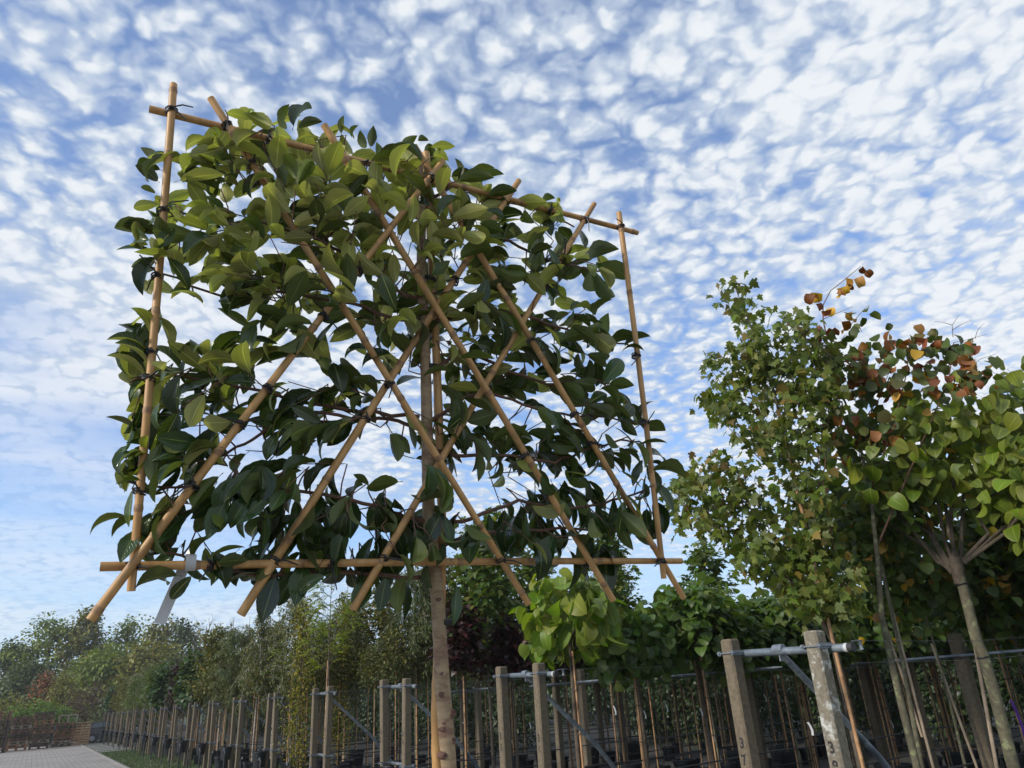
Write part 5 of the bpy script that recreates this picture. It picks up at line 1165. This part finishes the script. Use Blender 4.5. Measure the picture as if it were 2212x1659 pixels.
M_FAR2 = leafmat('far_olive_leaf', (.14, .16, .04), (.165, .18, .05), .4, .6, .2, tint=(.15, .12, .035), tintp=.12)
M_FAR3 = leafmat('far_dark_leaf', (.055, .088, .034), (.07, .10, .04), .4, .6, .15)
M_FAR4 = leafmat('far_red_leaf', (.20, .07, .045), (.22, .09, .05), .4, .6, .2, tint=(.10, .09, .03), tintp=.4)
M_FAR5 = leafmat('far_purple_twig_leaf', (.055, .035, .038), (.06, .04, .04), .4, .7, .1)
M_BRIGHT = leafmat('bright_shrub_leaf', (.085, .17, .022), (.11, .19, .03), .35, .4, .25)
for a in (('dark blue-green conifer-like tree cut by the picture edge', 12, 1378, 75, 98, M_FAR3, 3000), ('large rounded green tree, second along the skyline', 92, 1330, 125, 96, M_FAR1, 4200), ('tall brownish-olive tree, highest on the skyline', 165, 1306, 75, 94, M_FAR2, 3600),
          ('airy green tree with sky showing through, past the tall olive one', 258, 1328, 95, 96, M_FAR1, 2400), ('olive tree with yellowish top behind the hanging white label', 335, 1330, 90, 92, M_FAR2, 3000), ('dark grey-green tree behind the yellow-tipped saplings', 385, 1342, 85, 90, M_FAR3, 2600),
          ('rounded mid-green tree in front of the skyline trees', 228, 1398, 150, 78, M_FAR1, 4600), ('broad olive-green tree above the far posts', 320, 1388, 150, 74, M_FAR2, 4600), ('dark tree at the foot of the skyline behind the red shrub', 60, 1430, 110, 88, M_FAR3, 3200), ('deep shaded tree in the gap over the dark car', 175, 1440, 120, 84, M_FAR3, 3200)):
    bigtree(*a[:6], int(a[6] * 1.6))
bigtree('half-bare grey twiggy tree on the skyline behind the birches', 432, 1338, 85, 88, M_FAR2, 420, bare=True); bigtree('second half-bare twiggy tree, close to the drooping birches', 492, 1345, 80, 86, M_FAR2, 420, bare=True)
bigtree('reddish-brown autumn tree behind the pallets', 98, 1452, 62, 72, M_FAR4, 1500, (.18, .3), bark=M_TWIG, z0f=.1); bigtree('olive small tree beside the reddish one', 138, 1448, 60, 70, M_FAR2, 1500, (.18, .3), z0f=.1)
bigtree('purple-brown twiggy shrub above the dark car', 205, 1485, 105, 68, M_FAR5, 2600, (.12, .2), L_TINY, .05, 'twiggy_shrub', bark=M_TWIG, bare=True)
for i, (px, top, wpx, dist, lab) in enumerate(((92, 1512, 66, 62, 'bright green leafy shrub behind the tallest pallet stack'), (137, 1526, 56, 62.5, 'bright green leafy shrub behind the crate-topped stack'), (45, 1528, 54, 62, 'bright green leafy shrub behind the stack nearest the picture edge'))):
    shrub('laurel_shrub', lab, far_at(px, dist), wpx / FPX * dist * 1.22, top_z(px, top, dist), M_BRIGHT, 1800, (.16, .26), L_OVAL, grp='shrubs behind the pallets')
shrub('olive_shrub', 'dull olive shrub above the stack nearest the picture edge', far_at(30, 66), 3.2, top_z(30, 1498, 66), M_FAR2, 1500, (.16, .26), L_OVAL); shrub('dark_shrub', 'low dark shrub beyond the parked car', far_at(245, 66), 4.0, top_z(245, 1520, 66), M_FAR3, 1800, (.16, .26), L_OVAL)
# the land rises a little behind the trees
b = MB(); N_ = 60
for i in range(N_): pass
V = []; 
for i in range(N_ + 1):
    a = math.radians(-75 + 150 * i / N_)
    for r_, h_ in ((150, 0.0), (190, 5.0), (320, 9.0)): V.append((math.sin(a) * r_, math.cos(a) * r_, h_ * (1 + .3 * math.sin(i * .7))))
b.add(V, [(i * 3 + j, i * 3 + j + 1, (i + 1) * 3 + j + 1, (i + 1) * 3 + j) for i in range(N_) for j in range(2)])
tag(b.build('hills', surf('far_woods', (.05, .07, .03), (.03, .045, .022), .25, .95)), kind='structure')
# white name tags tied to stems, a purple ribbon, a red tag
def strip_tag(label, px, py, k, ds, ln, m, name='plant_tag'):
    p = at_plane(px, py, rowpt(PITCH * k + ds, 0), E_ROW); b = MB(); v = np.array([.02, -.02, 0])
    ribbon(b, [p, p + np.array([.012, -.006, -ln * .3]), p + np.array([.02, -.01, -ln * .65]), p + np.array([.018, -.004, -ln])], nrm(E_ROW) * .022); tag(b.build(name, m), label, 'tag', 'tags tied to the stems')
M_PURPLE = surf('purple_ribbon', (.13, .03, .30), (.10, .02, .24), 5, .6); M_REDT = surf('red_tag', (.45, .02, .015), (.4, .02, .015), 5, .5)
for i, (px, py, k, ds) in enumerate(((1325, 1525, 1, .1), (1390, 1535, 1, .5), (1437, 1520, 1, .4), (1512, 1530, 1, .3), (1538, 1585, 1, .6), (1595, 1515, 1, .3), (1745, 1560, 0, .7), (1650, 1500, 1, .6), (1143, 1560, 2, .4), (1000, 1560, 2, .5))):
    strip_tag(f'narrow white plant tag on a stem, {ordn(i + 1)} of those hanging behind the posts', px, py, k, ds, .10, M_TAGW)
strip_tag('white plant tag beside the red one, past the lichen-spotted post', 1923, 1556, 1, .5, .12, M_TAGW); strip_tag('red plant tag in the shade past the lichen-spotted post', 1918, 1570, 1, .55, .16, M_REDT); strip_tag('purple ribbon tied to a stem near the picture edge', 2184, 1512, 0, -.05, .32, M_PURPLE, 'ribbon')

# ------------------------------------------------------------------ hazy morning air
m = bpy.data.materials.new('haze_air'); m.use_nodes = True; m.node_tree.nodes.clear(); t = NT(m.node_tree)
pv = t.new('ShaderNodeVolumePrincipled'); pv.inputs['Color'].default_value = (.93, .95, 1.0, 1); pv.inputs['Density'].default_value = .0005; pv.inputs['Anisotropy'].default_value = .2
oo = t.new('ShaderNodeOutputMaterial'); t.l.new(pv.outputs[0], oo.inputs['Volume'])
b = MB(); b.box((0, 130, 14), (760, 460, 30)); tag(b.build('haze', m, smooth=False), kind='stuff')
